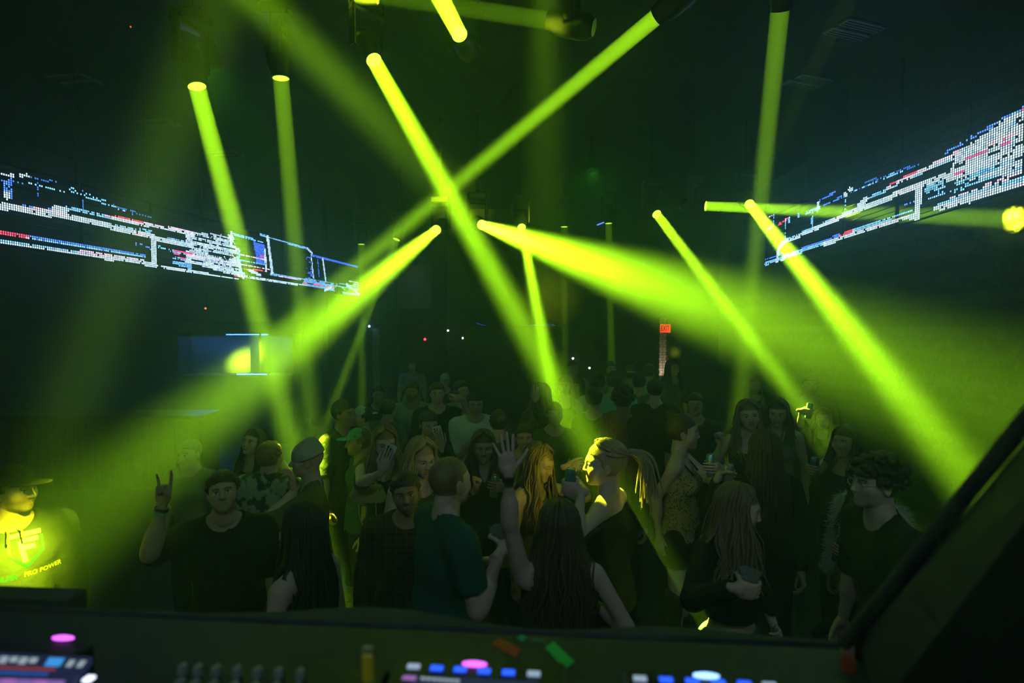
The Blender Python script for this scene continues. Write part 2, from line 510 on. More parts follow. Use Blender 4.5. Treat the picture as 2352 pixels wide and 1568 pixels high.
LED_M = attr_mat('led_pixels', emit=5.8)
PANEL_M = mat('banner_panel', (.002, .002, .003), .8, spec=.05)
W_, B_, C_, R_, K_ = (.52, .76, 1.0), (.06, .18, 1.0), (.18, .50, 1.0), (1.0, .06, .12), (.9, .55, 1.0)
DB = (.03, .1, .4)
left_feats = [
    ('l', (0, 398, 28, 404), .7, W_, .1), ('l', (44, 402, 62, 404), .9, W_, .1), ('l', (62, 404, 130, 420), .5, DB, .3),
    ('l', (0, 415, 60, 420), .5, DB, .4), ('l', (60, 418, 145, 440), .5, C_, .25), ('l', (145, 432, 285, 485), .5, C_, .35), ('l', (160, 432, 240, 462), .5, C_, .5),
    ('l', (255, 470, 345, 500), .5, DB, .4), ('l', (10, 408, 14, 452), .9, B_, .2), ('l', (20, 408, 23, 452), .8, B_, .2), ('l', (13, 445, 14, 452), 1.4, W_, 0),
    ('l', (85, 420, 87, 450), .5, DB, .3), ('l', (188, 440, 190, 480), .5, DB, .3), ('l', (300, 482, 302, 510), .5, DB, .3),
    ('l', (0, 466, 160, 490), .8, B_, .3), ('l', (0, 473, 170, 500), 1.6, W_, .04), ('l', (30, 471, 140, 490), .6, K_, .1), ('l', (130, 490, 150, 497), .8, R_, .1),
    ('l', (126, 478, 148, 482), 1.8, W_, 0), ('l', (143, 482, 147, 497), .9, W_, 0),
    ('l', (150, 476, 250, 499), .8, C_, .1), ('l', (240, 494, 262, 498), .7, R_, .1), ('l', (258, 497, 330, 512), .8, R_, .1), ('l', (258, 501, 440, 538), .9, W_, .1), ('l', (330, 512, 440, 534), .8, K_, .15),
    ('l', (170, 500, 352, 545), 1.5, W_, .04), ('l', (150, 500, 350, 532), .7, C_, .2), ('l', (300, 535, 350, 543), .6, R_, .1), ('l', (352, 546, 440, 566), 1.3, W_, .05),
    ('l', (0, 534, 66, 546), .8, R_, .1), ('l', (66, 546, 330, 588), .8, B_, .08), ('l', (60, 547, 330, 589), .6, C_, .2),
    ('l', (0, 553, 240, 590), 1.2, C_, .05), ('l', (0, 556, 240, 592), .7, W_, .05), ('l', (240, 592, 330, 602), 1.2, W_, .05), ('l', (180, 577, 330, 598), .6, K_, .1),
    ('l', (352, 548, 353, 608), 1.9, W_, 0), ('l', (332, 606, 356, 609), 1.4, W_, 0), ('l', (362, 566, 440, 588), .6, C_, .3), ('l', (310, 560, 345, 570), .8, B_, .35),
    ('p', [(425, 532), (535, 540), (560, 640), (425, 600)], W_, .62, 3), ('p', [(380, 545), (440, 548), (440, 620), (395, 605)], C_, .4, 5),
    ('l', (372, 612, 545, 642), .9, W_, .08), ('l', (425, 600, 560, 628), .8, W_, .1), ('l', (425, 585, 620, 620), .6, K_, .2),
    ('l', (530, 535, 529, 562), 1.4, W_, 0), ('l', (529, 562, 548, 575), 1.0, W_, 0), ('l', (548, 575, 550, 620), 1.1, C_, .05),
    ('l', (535, 538, 605, 556), .6, C_, .2), ('p', [(580, 553), (606, 562), (607, 610), (588, 604)], B_, .75, 8), ('l', (607, 575, 610, 622), 1.3, W_, .05),
    ('l', (613, 544, 624, 626), 1.7, W_, 0), ('l', (596, 539, 705, 571), .8, C_, .12), ('l', (705, 571, 716, 582), .9, W_, 0), ('l', (713, 585, 719, 640), .9, W_, .1),
    ('l', (548, 583, 610, 598), .6, K_, .15), ('l', (550, 598, 610, 608), .6, C_, .15), ('l', (560, 618, 606, 622), .6, R_, .2), ('l', (570, 620, 596, 632), 1.2, W_, 0),
    ('l', (620, 630, 700, 642), .8, C_, .1), ('l', (545, 632, 700, 655), .9, W_, .1), ('l', (640, 634, 690, 641), .5, R_, .2),
    ('p', [(700, 638), (765, 650), (768, 668), (690, 655)], C_, .7, 11), ('p', [(700, 590), (712, 590), (720, 640), (706, 640)], B_, .4, 12),
    ('l', (715, 586, 820, 613), .8, B_, .05), ('l', (728, 590, 732, 640), .7, B_, .3), ('l', (740, 594, 747, 644), 1.2, W_, 0), ('l', (760, 660, 745, 667), 1.1, W_, 0),
    ('p', [(765, 650), (822, 652), (824, 668), (770, 662)], C_, .55, 13), ('l', (795, 652, 824, 676), 1.0, W_, 0), ('l', (785, 672, 824, 678), .8, C_, .1), ('l', (800, 645, 822, 650), .5, W_, .2),
]
right_feats = [
    ('l', (1800, 558, 1975, 480), 1.2, W_, .04), ('l', (1806, 552, 1980, 474), .8, C_, .1), ('l', (1900, 512, 1960, 486), .6, K_, .1), ('l', (1975, 480, 2120, 424), 1.5, W_, .04), ('l', (2060, 444, 2115, 426), .6, R_, .1),
    ('l', (2120, 424, 2352, 345), 1.5, W_, .1),
    ('l', (1760, 606, 1812, 588), 1.1, C_, .05), ('l', (1760, 596, 1800, 582), .8, B_, .1), ('l', (1800, 590, 1905, 556), 1.2, C_, .06), ('l', (1895, 560, 1925, 550), 1.3, W_, 0), ('l', (1905, 556, 2095, 496), 1.2, W_, .05), ('l', (1990, 528, 2090, 496), .6, K_, .1),
    ('l', (1806, 586, 1930, 540), .8, B_, .05), ('l', (1930, 541, 1962, 530), .8, R_, .1), ('l', (1962, 530, 2095, 484), .8, C_, .08),
    ('l', (1786, 602, 1790, 572), 1.3, W_, 0), ('l', (1790, 572, 1800, 558), 1.3, W_, 0), ('l', (1797, 598, 1804, 590), 1.6, W_, 0), ('l', (1805, 552, 1806, 504), .9, C_, .05), ('l', (1790, 516, 1814, 500), .7, R_, .2), ('l', (1814, 500, 1814, 512), .7, C_, 0),
    ('l', (1779, 490, 1779, 512), .8, C_, .1), ('l', (1757, 502, 1780, 490), .7, K_, .2), ('l', (1757, 530, 1775, 521), .7, C_, .2), ('l', (1836, 490, 1836, 498), .7, C_, 0),
    ('l', (1868, 490, 1866, 524), .7, C_, .2), ('l', (1882, 462, 1880, 482), .8, W_, .1), ('l', (1882, 462, 1918, 442), .7, B_, .1), ('l', (1850, 492, 1885, 476), .8, C_, .2), ('l', (1895, 470, 1945, 448), .6, B_, .1), ('l', (1944, 448, 1944, 478), .6, C_, .3), ('l', (1942, 446, 1946, 448), 1.1, W_, 0),
    ('l', (1954, 434, 1958, 436), 1.2, W_, 0), ('l', (1958, 440, 2060, 398), .6, DB, .2), ('l', (1965, 440, 2080, 392), .5, C_, .5), ('l', (1990, 420, 2110, 378), .6, DB, .35), ('l', (2050, 400, 2060, 398), .9, C_, .1),
    ('l', (1975, 474, 1990, 458), 1.8, W_, 0), ('l', (1990, 458, 2060, 426), .8, C_, .08), ('l', (2040, 432, 2190, 358), .9, W_, .1), ('l', (2048, 424, 2110, 394), .8, R_, .1), ('l', (2110, 396, 2200, 350), .8, K_, .15), ('l', (2060, 420, 2200, 364), .6, C_, .15),
    ('l', (2113, 428, 2108, 498), 1.9, W_, 0), ('l', (2094, 500, 2110, 494), 1.5, W_, 0), ('l', (2080, 470, 2100, 462), .7, B_, .2),
    ('p', [(2195, 352), (2352, 250), (2352, 400), (2180, 420)], W_, .62, 21), ('p', [(2120, 425), (2200, 390), (2352, 360), (2352, 425), (2140, 470)], C_, .42, 22),
    ('l', (2150, 480, 2352, 420), 1.2, W_, .06), ('l', (2160, 470, 2352, 408), .8, C_, .1), ('l', (2230, 462, 2270, 446), .9, W_, 0), ('l', (2180, 458, 2352, 396), .7, K_, .2),
    ('l', (2175, 350, 2352, 248), .7, B_, .15), ('l', (2330, 262, 2330, 330), 1.2, C_, .2), ('l', (2300, 280, 2352, 256), .8, W_, .1), ('l', (2280, 330, 2352, 300), 1.1, R_, .2),
]
def bpt(px, py, d): return P(px, py, d)
led_banner('led_banner', 'long hanging LED banner with white bars and a glitch pattern, over the bar side',
           P(-30, 560, 5.30), P(826, 682, 12.6), .80, left_feats, 'hanging LED banners', 6.0, 8)
led_banner('led_banner', 'hanging LED banner with thin perspective lines in front of the damask wall',
           P(2420, 412, 4.60), P(1757, 612, 8.25), .70, right_feats, 'hanging LED banners', 9.0, 5)

# ------------------------------------------------------------------ far end of the room
def lamp(name, kind, loc, energy, color, parent=None, **kw):
    l = bpy.data.lights.new(name, kind); l.energy = energy; l.color = color
    for k, v in kw.items(): setattr(l, k, v)
    o = bpy.data.objects.new(name, l); COL.objects.link(o); o.location = loc
    if parent is not None: o.parent = parent
    return o

# bar: slatted counter and blue lit back bar
blue_strip = emis('blue_led', (.05, .16, 1.0), 14.0)
bar_m = mat('bar_top', (.05, .04, .035), .3)
slat_m = mat('bar_slat', (.025, .026, .025), .5)
bb0, bb1 = P(404, 862, 11.2), P(668, 766, 11.2)
bb = empty('back_bar', (bb0.x, bb0.y, 0)); tag(bb, 'blue lit back bar niche with a mirror behind the bar counter', 'bar')
W = bb1.x - bb0.x; zl, zh = bb0.z, bb1.z
def pbox(name, parent, c, s, m, bev=0.0, R=None):
    mb = MB(); mb.box(c, s, R, bev); return mb.build(name, m, parent)
pbox('cabinet', bb, (W / 2, .32, zl / 2), (W, .5, zl), BLACK)
pbox('mirror', bb, (W / 2, .52, (zl + zh) / 2), (W, .02, zh - zl), mat('back_bar_mirror', (.022, .028, .05), .4, .0, spec=.1))
pbox('header', bb, (W / 2, .32, zh + .12), (W + .1, .5, .24), BLACK)
for k in (0.0, .72, 1.0): pbox('upright', bb, (W * k, .32, (zl + zh) / 2), (.04, .46, zh - zl), BLACK_PLASTIC)
pbox('led_strip', bb, (W * .60, .12, zh - .02), (W * .36, .03, .016), blue_strip)
pbox('shelf_led_strip', bb, (W * .64, .10, zl + .015), (W * .26, .03, .014), blue_strip)
lamp('back_bar_glow', 'AREA', (W * .5, .25, zh - .05), 26.0, (.06, .22, 1.0), bb, shape='RECTANGLE', size=W * .9, size_y=.12)
bc = P(225, 985, 8.0)
bar = empty('bar_counter', (bc.x, 8.0, 0)); tag(bar, 'dark bar counter with an upright slatted front', 'bar')
pbox('counter_top', bar, (0, .25, 1.06), (2.9, .62, .05), bar_m, .01)
pbox('counter_body', bar, (0, .30, .52), (2.8, .45, 1.03), BLACK)
sl = MB(); sl.box((0, 0, .5), (.045, .03, .98), bev=.006)
sl0 = sl.build('slat', slat_m, bar); sl0.location = (-1.35, .055, 0)
for k in range(1, 24):
    c = sl0.copy(); COL.objects.link(c); c.location = (-1.35 + k * .1175, .055, 0)

# blue door panel, small lamps, strips on the far wall
d0 = P(861, 740, 13.4)
dp = empty('door_1', (d0.x, Y1 - .03, 0)); dp['kind'] = 'structure'
pbox('door_leaf', dp, (0, 0, 1.12), (.46, .05, 2.24), mat('door_blue', (.3, .32, .36), .6))
pbox('door_handle', dp, (.17, -.05, 1.05), (.02, .05, .12), BLACK_METAL)
def small_lamp(name, px, py, color, strength, r, label, cat, group=None, y=None, e=0.0):
    p = P(px, py, (y or Y1) - .06)
    root = empty(name, p); tag(root, label, cat, group)
    mb = MB(); mb.lathe([(0, -r), (r * .7, -r * .7), (r, 0), (r * .7, r * .7), (0, r)], None, 12)
    mb.build('bulb', emis(name + '_glow', color, strength), root, True)
    pbox('socket', root, (0, r + (Y1 - p.y - r) / 2 if y is None else r + .02, 0), (r * 1.2, (Y1 - p.y - r) if y is None else .05, r * 1.2), BLACK_PLASTIC)
    if e: lamp('bulb_light', 'POINT', (0, -.12, 0), e, color, root, shadow_soft_size=r)
WH = (1, .95, .85)
for px, py, lab in ((1029, 759, 'highest white bulb of the sloping row on the far wall'), (1063, 776, 'middle white bulb of the sloping row on the far wall'),
                    (1098, 793, 'lowest white bulb of the sloping row on the far wall'), (1316, 823, 'white bulb on the far wall above the tall person in a pale shirt'),
                    (1354, 845, 'white bulb on the far wall just over the pale tee'), (1234, 800, 'tiny greenish bulb on the far wall inside the thin beam')):
    small_lamp('wall_bulb', px, py, WH, 14 if px != 1234 else 4, .022 if px != 1234 else .012, lab, 'bulb', 'white bulbs on the far wall')
small_lamp('door_lamp', 848, 749, (.35, .5, 1.0), 16, .026, 'small blue white lamp over the blue lit door', 'lamp', e=.55)
small_lamp('red_lamp', 976, 779, (1, .04, .08), 8, .03, 'small red lamp on the far wall beside the white bulbs', 'lamp')
def ceiling_lamp(name, p, color, strength, r, label):
    root = empty(name, p); tag(root, label, 'lamp')
    mb = MB(); mb.lathe([(0, -r), (r * .8, -r * .6), (r, 0), (r * .6, r)], None, 12); mb.build('bulb', emis(name + '_glow', color, strength), root, True)
    mb = MB(); mb.tube([(0, 0, r), (0, 0, ZC - p.z)], min(.006, r * .6), 6); mb.build('flex', BLACK_PLASTIC, root)
ceiling_lamp('orange_lamp', P(472, 708, 11.2), (1, .2, .05), 3, .02, 'tiny orange lamp hanging above the blue back bar')
ceiling_lamp('red_indicator', G(300, 62, ZC - .012), (1, .1, .05), 1.2, .008, 'pinprick red indicator lamp under the ceiling')
def strip(px0, py0, px1, py1, d, label, strength=6, col=(.08, .18, 1.0), r=.012):
    a, b = P(px0, py0, Y1 - .045), P(px1, py1, Y1 - .045)
    b.y = a.y = Y1 - .045
    root = empty('led_strip', a); tag(root, label, 'led strip')
    mb = MB(); mb.tube([Vector((0, 0, 0)), b - a], r, 6); mb.build('tube', emis('strip_glow', col, strength), root)
    mb = MB(); off = Vector((0, .03, 0)); mb.tube([off, b - a + off], r * 1.5, 6); mb.build('channel', BLACK_METAL, root)
    return root
strip(950, 606, 975, 612, 13.5, 'short blue LED strip over the brownish hanging panel')
strip(1008, 625, 1018, 630, 13.5, 'short blue LED strip beside the dark pillar on the far wall')
strip(1370, 518, 1386, 512, 13.5, 'short blue LED strip next to a faint upright beam')
strip(1095, 742, 1128, 752, 13.6, 'sloping dim blue strip on the balcony edge', .5)
strip(1128, 752, 1268, 745, 13.6, 'level dim blue strip on the balcony edge', .3)
strip(1268, 745, 1345, 782, 13.6, 'sloping blue strip of the stair rail on the far wall', .9)
hp = P(952, 608, 13.7)
h_ = empty('hanging_panel', (hp.x, hp.y, hp.z)); tag(h_, 'brownish square panel hanging under a blue LED strip', 'panel')
pbox('board', h_, (0, .02, -.53), (.80, .03, 1.05), mat('panel_brown', (.34, .16, .10), .7, noise=.4, nscale=40))
pbox('top_rail', h_, (0, .02, .01), (.86, .05, .04), BLACK_METAL)
for s in (-1, 1): pbox('hanger', h_, (s * .36, .02, (ZC - hp.z) / 2), (.012, .012, ZC - hp.z), BLACK_METAL)
lamp('panel_wash', 'SPOT', (0, -.35, .1), 3.0, (.25, .45, 1.0), h_, spot_size=1.4, spot_blend=1.0).rotation_euler = (math.radians(25), 0, 0)
# balcony band
bal = P(1130, 752, 13.8)
bl = empty('balcony_front', (0, 13.85, 0)); tag(bl, 'dark balcony front panel across the far wall', 'balcony')
pbox('panel', bl, (bal.x + .9, .12, 2.0), (3.2, .22, .56), mat('balcony_green', (.06, .065, .06), .6))
pbox('top_rail', bl, (bal.x + .9, .08, 2.30), (3.3, .3, .04), BLACK_METAL)

# exit sign on a pillar with a lit brick strip below
ex = P(1528, 754, 12.7)
sg = empty('exit_sign', ex, math.radians(-56)); tag(sg, 'small red lit EXIT sign above the bright brick pillar', 'exit sign')
pbox('housing', sg, (0, .03, 0), (.30, .05, .195), mat('sign_housing', (.05, .01, .01), .5), .006)
pbox('face', sg, (0, .002, 0), (.285, .008, .18), emis('exit_red', (1.0, .05, .02), 2.6))
def text_mesh(s, size, m, parent, loc, rot, name='lettering', sx=1.0, extrude=.001, align='CENTER'):
    cu = bpy.data.curves.new('txt', 'FONT'); cu.body = s; cu.size = size; cu.align_x = align; cu.align_y = 'CENTER'; cu.extrude = extrude
    cu.offset = size * .02
    t = bpy.data.objects.new('txt', cu); COL.objects.link(t)
    bpy.context.view_layer.update()
    me = bpy.data.meshes.new_from_object(t.evaluated_get(bpy.context.evaluated_depsgraph_get()))
    bpy.data.objects.remove(t)
    me.materials.clear(); me.materials.append(m)
    o = new_obj(name, me, parent); o.location = loc; o.rotation_euler = rot; o.scale = (sx, 1, 1)
    return o
text_mesh('EXIT', .165, mat('exit_letters', (.03, .002, .002), .5), sg, (0, -.004, 0), (math.pi / 2, 0, 0), sx=.72)
pl = empty('brick_pillar', (ex.x, ex.y + .12, 0)); tag(pl, 'narrow brick pillar lit warm white below the exit sign', 'pillar')
pbox('core', pl, (.02, .1, 1.25), (.20, .16, 2.5), mat('mortar', (.05, .04, .035), .8))
brick_m = mat('brick_pale', (.62, .52, .42), .8, noise=.35, nscale=25, bump=.4)
bme = MB().box((0, 0, 0), (.072, .03, .055), bev=.004).build('brick', brick_m, pl)
bme.location = (-.065, .01, .03)
n = 0
for r in range(42):
    for k in range(2):
        if r == 0 and k == 0: continue
        c = bme.copy(); COL.objects.link(c)
        c.location = (-.065 + k * .08 + (.012 if r % 2 else 0), .01 + .004 * ((r * 7 + k * 3) % 3), .03 + r * .0595)
wl = lamp('pillar_lamp', 'SPOT', (-.05, -.35, .98), 22.0, (1.0, .82, .6), pl, spot_size=1.1, spot_blend=.6)  # added spot standing in for light through a door ajar
wl.rotation_euler = (math.radians(150), 0, 0)
pbox('added_lamp_can', pl, (-.05, -.40, .90), (.06, .06, .08), BLACK_METAL)  # housing and stalk made up to carry the added spot
pbox('added_lamp_stalk', pl, (-.05, -.40, .43), (.02, .02, .86), BLACK_METAL)

# ------------------------------------------------------------------ signed-distance modelling
def d_cap(p, a, b, ra, rb, cut=False):
    x, y, z = p
    bx, by, bz = b[0] - a[0], b[1] - a[1], b[2] - a[2]
    bb = bx * bx + by * by + bz * bz + 1e-12
    t0 = ((x - a[0]) * bx + (y - a[1]) * by + (z - a[2]) * bz) / bb
    t = np.clip(t0, 0, 1)
    d = np.sqrt((x - a[0] - t * bx) ** 2 + (y - a[1] - t * by) ** 2 + (z - a[2] - t * bz) ** 2) - (ra + (rb - ra) * t)
    if cut: d = np.maximum(d, (t0 - 1) * math.sqrt(bb))
    return d

def d_ell(p, c, r):
    x, y, z = (p[0] - c[0]), (p[1] - c[1]), (p[2] - c[2])
    k0 = np.sqrt((x / r[0]) ** 2 + (y / r[1]) ** 2 + (z / r[2]) ** 2)
    k1 = np.sqrt((x / r[0] ** 2) ** 2 + (y / r[1] ** 2) ** 2 + (z / r[2] ** 2) ** 2) + 1e-9
    return k0 * (k0 - 1) / k1

def smin(a, b, k):
    h = np.clip(.5 + .5 * (b - a) / k, 0, 1)
    return b * (1 - h) + a * h - k * h * (1 - h)

# primitive: ('c', a, b, ra, rb, k) ('cc' = cut flat at b) ('e', c, r, k) ; negative k = subtract
def prim_box(p):
    if p[0] == 'e':
        return np.array(p[1]) - np.array(p[2]), np.array(p[1]) + np.array(p[2])
    r = max(p[3], p[4])
    return np.minimum(p[1], p[2]) - r, np.maximum(p[1], p[2]) + r

def prim_d(p, q):
    if p[0] == 'e': return d_ell(q, p[1], p[2])
    return d_cap(q, p[1], p[2], p[3], p[4], p[0] == 'cc')

def apply(V, d, k):
    if k < 0: return -smin(-V, d, -k)
    return smin(V, d, max(k, 1e-4))

def eval_pts(prims, pts, cuts=()):
    q = (pts[:, 0], pts[:, 1], pts[:, 2])
    V = np.full(len(pts), .5, dtype=np.float32)
    for p in prims: V = apply(V, prim_d(p, q), p[-1])
    for c in cuts: V = np.maximum(V, c(q))
    return V

def surfnet(prims, h, cuts=(), lo=None, hi=None, project=1):
    bx = [prim_box(p) for p in prims if p[-1] >= 0]
    lo = (np.min([b[0] for b in bx], 0) if lo is None else np.array(lo, float)) - 2.2 * h
    hi = (np.max([b[1] for b in bx], 0) if hi is None else np.array(hi, float)) + 2.2 * h
    n = np.ceil((hi - lo) / h).astype(int) + 1
    ax = [(lo[i] + h * np.arange(n[i])).astype(np.float32) for i in range(3)]
    V = np.full(n, .5, dtype=np.float32)
    for p in prims:
        a, b = prim_box(p)
        pad = abs(p[-1]) * 1.2 + 2.5 * h
        i0 = np.clip(np.floor((a - pad - lo) / h).astype(int), 0, n - 1)
        i1 = np.clip(np.ceil((b + pad - lo) / h).astype(int) + 1, 1, n)
        if np.any(i1 <= i0): continue
        sl = tuple(slice(i0[i], i1[i]) for i in range(3))
        q = (ax[0][sl[0]][:, None, None], ax[1][sl[1]][None, :, None], ax[2][sl[2]][None, None, :])
        V[sl] = apply(V[sl], prim_d(p, q), p[-1])
    q = (ax[0][:, None, None], ax[1][None, :, None], ax[2][None, None, :])
    for c in cuts: V = np.maximum(V, c(q))
    ins = V < 0
    s = np.zeros(n - 1, dtype=np.int8)
    cs = [(i, j, k) for i in (0, 1) for j in (0, 1) for k in (0, 1)]
    for i, j, k in cs: s += ins[i:n[0] - 1 + i, j:n[1] - 1 + j, k:n[2] - 1 + k]
    act = (s > 0) & (s < 8)
    I, J, K = np.nonzero(act)
    m = len(I)
    pos = np.zeros((m, 3)); cnt = np.zeros(m)
    val = {c: V[I + c[0], J + c[1], K + c[2]] for c in cs}
    for c in cs:
        for a in range(3):
            if c[a] == 0:
                e = list(c); e[a] = 1; e = tuple(e)
                va, vb = val[c], val[e]
                ok = (va < 0) != (vb < 0)
                t = np.where(ok, va / np.where(ok, va - vb, 1), 0)
                pt = np.zeros((m, 3)); pt[:] = c; pt[:, a] += t
                pos[ok] += pt[ok]; cnt += ok
    vs = lo + h * (np.stack([I, J, K], 1) + pos / cnt[:, None])
    ids = np.full(n - 1, -1, dtype=np.int64); ids[I, J, K] = np.arange(m)
    fs = []
    for a in range(3):
        b, c = (a + 1) % 3, (a + 2) % 3
        A = [slice(None)] * 3; Bs = [slice(None)] * 3
        A[a] = slice(0, n[a] - 1); Bs[a] = slice(1, n[a])
        x = ins[tuple(A)]; y = ins[tuple(Bs)]
        E = np.array(np.nonzero(x != y)).T
        E = E[(E[:, b] > 0) & (E[:, c] > 0) & (E[:, b] < n[b] - 1) & (E[:, c] < n[c] - 1)]
        flip = x[E[:, 0], E[:, 1], E[:, 2]]
        def cell(db, dc):
            q_ = E.copy(); q_[:, b] += db; q_[:, c] += dc
            return ids[q_[:, 0], q_[:, 1], q_[:, 2]]
        quad = np.stack([cell(-1, -1), cell(0, -1), cell(0, 0), cell(-1, 0)], 1)
        quad[~flip] = quad[~flip][:, ::-1]
        fs.append(quad)
    fs = np.concatenate(fs)
    fs = fs[(fs >= 0).all(1)]
    for _ in range(2 if project else 0):            # relax, then pull back onto the surface
        acc = np.zeros_like(vs); c2 = np.zeros(len(vs))
        for a_, b_ in ((0, 1), (1, 2), (2, 3), (3, 0)):
            np.add.at(acc, fs[:, a_], vs[fs[:, b_]]); np.add.at(c2, fs[:, a_], 1)
            np.add.at(acc, fs[:, b_], vs[fs[:, a_]]); np.add.at(c2, fs[:, b_], 1)
        vs = np.where(c2[:, None] > 0, vs * .45 + .55 * acc / np.maximum(c2, 1)[:, None], vs)
    return vs.astype(np.float32), fs

# ------------------------------------------------------------------ head templates (front = -y, z up, chin near 0, crown .225)
def head_template(sex, mouth, h):
    m = sex == 'm'
    f = lambda l, fw, z: (l, -fw, z)
    pr = [('e', f(0, -.012, .137), (.0745 if m else .072, .097, .088), .02),
          ('e', f(0, .03, .092), (.060 if m else .057, .056, .082), .03),
          ('e', f(0, .032, .046), (.054 if m else .046, .050, .040), .03),
          ('e', f(0, .070, .019), (.022 if m else .017, .016, .017), .025)]
    for s in (-1, 1):
        pr += [('e', f(s * .042, .056, .084), (.024, .022, .022), .03),
               ('c', f(s * .008, .080, .131), f(s * .042, .068, .131), .012 if m else .010, .009, .018)]
        pr += [('e', f(s * .031, .101, .113), (.020, .020, .0115), -.014)]
    pr += [('c', f(0, .084, .124), f(0, .106 if m else .101, .082), .0075, .0115 if m else .0095, .012),
           ('e', f(.010, .094, .078), (.0075, .009, .007), .008), ('e', f(-.010, .094, .078), (.0075, .009, .007), .008)]
    sm = .005 if mouth != 'closed' else 0.0
    wd = .024 if mouth != 'closed' else .019
    if mouth == 'closed':
        pr += [('c', f(0, .0845, .0535), f(s * wd, .074, .050 + sm), .0058, .003, .007) for s in (-1, 1)]
        pr += [('c', f(0, .0845, .0425), f(s * wd * .85, .074, .046 + sm), .0068, .003, .007) for s in (-1, 1)]
        pr += [('c', f(-.017, .088, .0485), f(.017, .088, .0485), .0018, .0018, -.004)]
    else:
        op = .010 if mouth == 'open' else .006
        pr += [('c', f(0, .084, .056), f(s * wd, .072, .053), .005, .003, .007) for s in (-1, 1)]
        pr += [('c', f(0, .082, .040 - op * .5), f(s * wd * .9, .072, .050), .006, .003, .007) for s in (-1, 1)]
        pr += [('e', f(0, .092, .0475), (.020, .016, op), -.004)]
        pr += [('e', f(0, .069, .0515), (.020, .012, .0055), .002)]
    for s in (-1, 1):
        pr += [('e', f(s * .031, .0745, .1135), (.0128, .0128, .0128), .002),
               ('c', f(s * .018, .0845, .1175), f(s * .044, .0775, .1175), .0045, .0035, .004),
               ('e', f(s * .0765, -.006, .100), (.008, .017, .030), .006),
               ('e', f(s * .082, .004, .102), (.006, .010, .018), -.004)]
    r = .056 if m else .047
    pr += [('c', f(0, -.022, .060), f(0, -.034, -.045), r, r + .004, .025)]
    vs, fs = surfnet(pr, h)
    return vs, fs

def head_cols(vs, tone, hairc, brow, lips, mouth, scalp=True, beard=0.0):
    x, y, z = vs[:, 0], -vs[:, 1], vs[:, 2]
    c = np.tile(np.array(tone, dtype=np.float32), (len(vs), 1))
    ax_ = np.abs(x)
    def put(mask, col, w=1.0): c[mask] = c[mask] * (1 - w) + np.array(col, dtype=np.float32) * w
    put((np.hypot(ax_ - .042, z - .08) < .02) & (y > .05), (tone[0] * 1.02, tone[1] * .82, tone[2] * .8), .5)
    if beard > 0:
        put((y > .0) & (z < .066) & (z > -.005) & ~((ax_ < .02) & (z > .044) & (z < .056)) & (y > .01), np.array(tone) * .28, beard)
    ew = (np.sqrt((ax_ - .031) ** 2 + (y - .0745) ** 2 + (z - .1135) ** 2) < .0142) & (np.abs(z - .1125) < .006) & (y > .078)
    put(ew, (.75, .74, .70))
    put(ew & (np.hypot(ax_ - .031, z - .1128) < .0058), (.03, .02, .012))
    put((np.abs(z - .1185) < .0022) & (np.abs(ax_ - .031) < .0145) & (y > .07), (.02, .014, .01), .8)
    bz = .1325 - .20 * (ax_ - .03) ** 2 * 40
    put((np.abs(z - bz) < .0042) & (ax_ > .013) & (ax_ < .050) & (y > .055), brow, .85)
    lip = (ax_ < .024) & (z > .034) & (z < .0595) & (y > .0775)
    put(lip, lips, .75)
    if mouth != 'closed':
        inn = (ax_ < .021) & (np.abs(z - .0475) < .0085) & (y > .05) & (y < .0785 + .004)
        put(inn & (z > .0455), (.8, .78, .72)); put(inn & (z <= .0455), (.10, .02, .02))
    if scalp:
        sc = (z > .150 + np.maximum(0, y - .02) * .25) | ((y < -.012) & (z > .060))
        put(sc & (ax_ < .0745), hairc)
    return c

HEADS = {}
def get_head(sex, mouth, lod):
    k = (sex, mouth, lod)
    if k not in HEADS: HEADS[k] = head_template(sex, mouth, (.0034, .0055, .009)[lod])
    return HEADS[k]

# ------------------------------------------------------------------ hand templates (left hand: thumb +x, back of hand +z, fingers +y)
GRIP_Y = .074
def grip_shape(rt):
    """finger curls and thumb directions whose segments lie against a cylinder of radius rt (axis along x) in the palm"""
    cy, cz = GRIP_Y, -(.0140 + rt)
    base = [(.090, .002), (.094, .004), (.090, .003), (.081, 0)]
    ln = [(.043, .026, .021), (.047, .029, .022), (.043, .027, .021), (.034, .021, .018)]
    rad = [.0088, .009, .0087, .0078]
    curls = []
    for k in range(4):
        y, z = base[k]; R = rt + rad[k] - .0008; prev = 0.0; row = []
        for L in ln[k]:
            dy, dz = cy - y, cz - z; D = math.hypot(dy, dz)
            a = math.atan2(-dz, dy) - math.asin(min(1.0, R / max(D, R)))      # direction (cos a, -sin a) tangent to the circle
            a = max(a, prev)
            row.append(math.degrees(a - prev)); prev = a
            y += math.cos(a) * L; z -= math.sin(a) * L
        curls.append(tuple(row))
    th = []
    y, z, x = .028, -.006, .026
    for L, r, sx in ((.044, .0115, .42), (.034, .010, .0), (.027, .0085, -.1)):
        R = rt + r - .0006; Ly = L * math.sqrt(1 - sx * sx)
        dy, dz = cy - y, cz - z; D = math.hypot(dy, dz)
        a = math.atan2(dz, dy) - math.asin(min(1.0, R / max(D, R)))           # pass on the heel side of the cylinder
        th.append((sx, math.sqrt(1 - sx * sx) * math.cos(a), math.sqrt(1 - sx * sx) * math.sin(a)))
        y += Ly * math.cos(a); z += Ly * math.sin(a)
    return curls, th

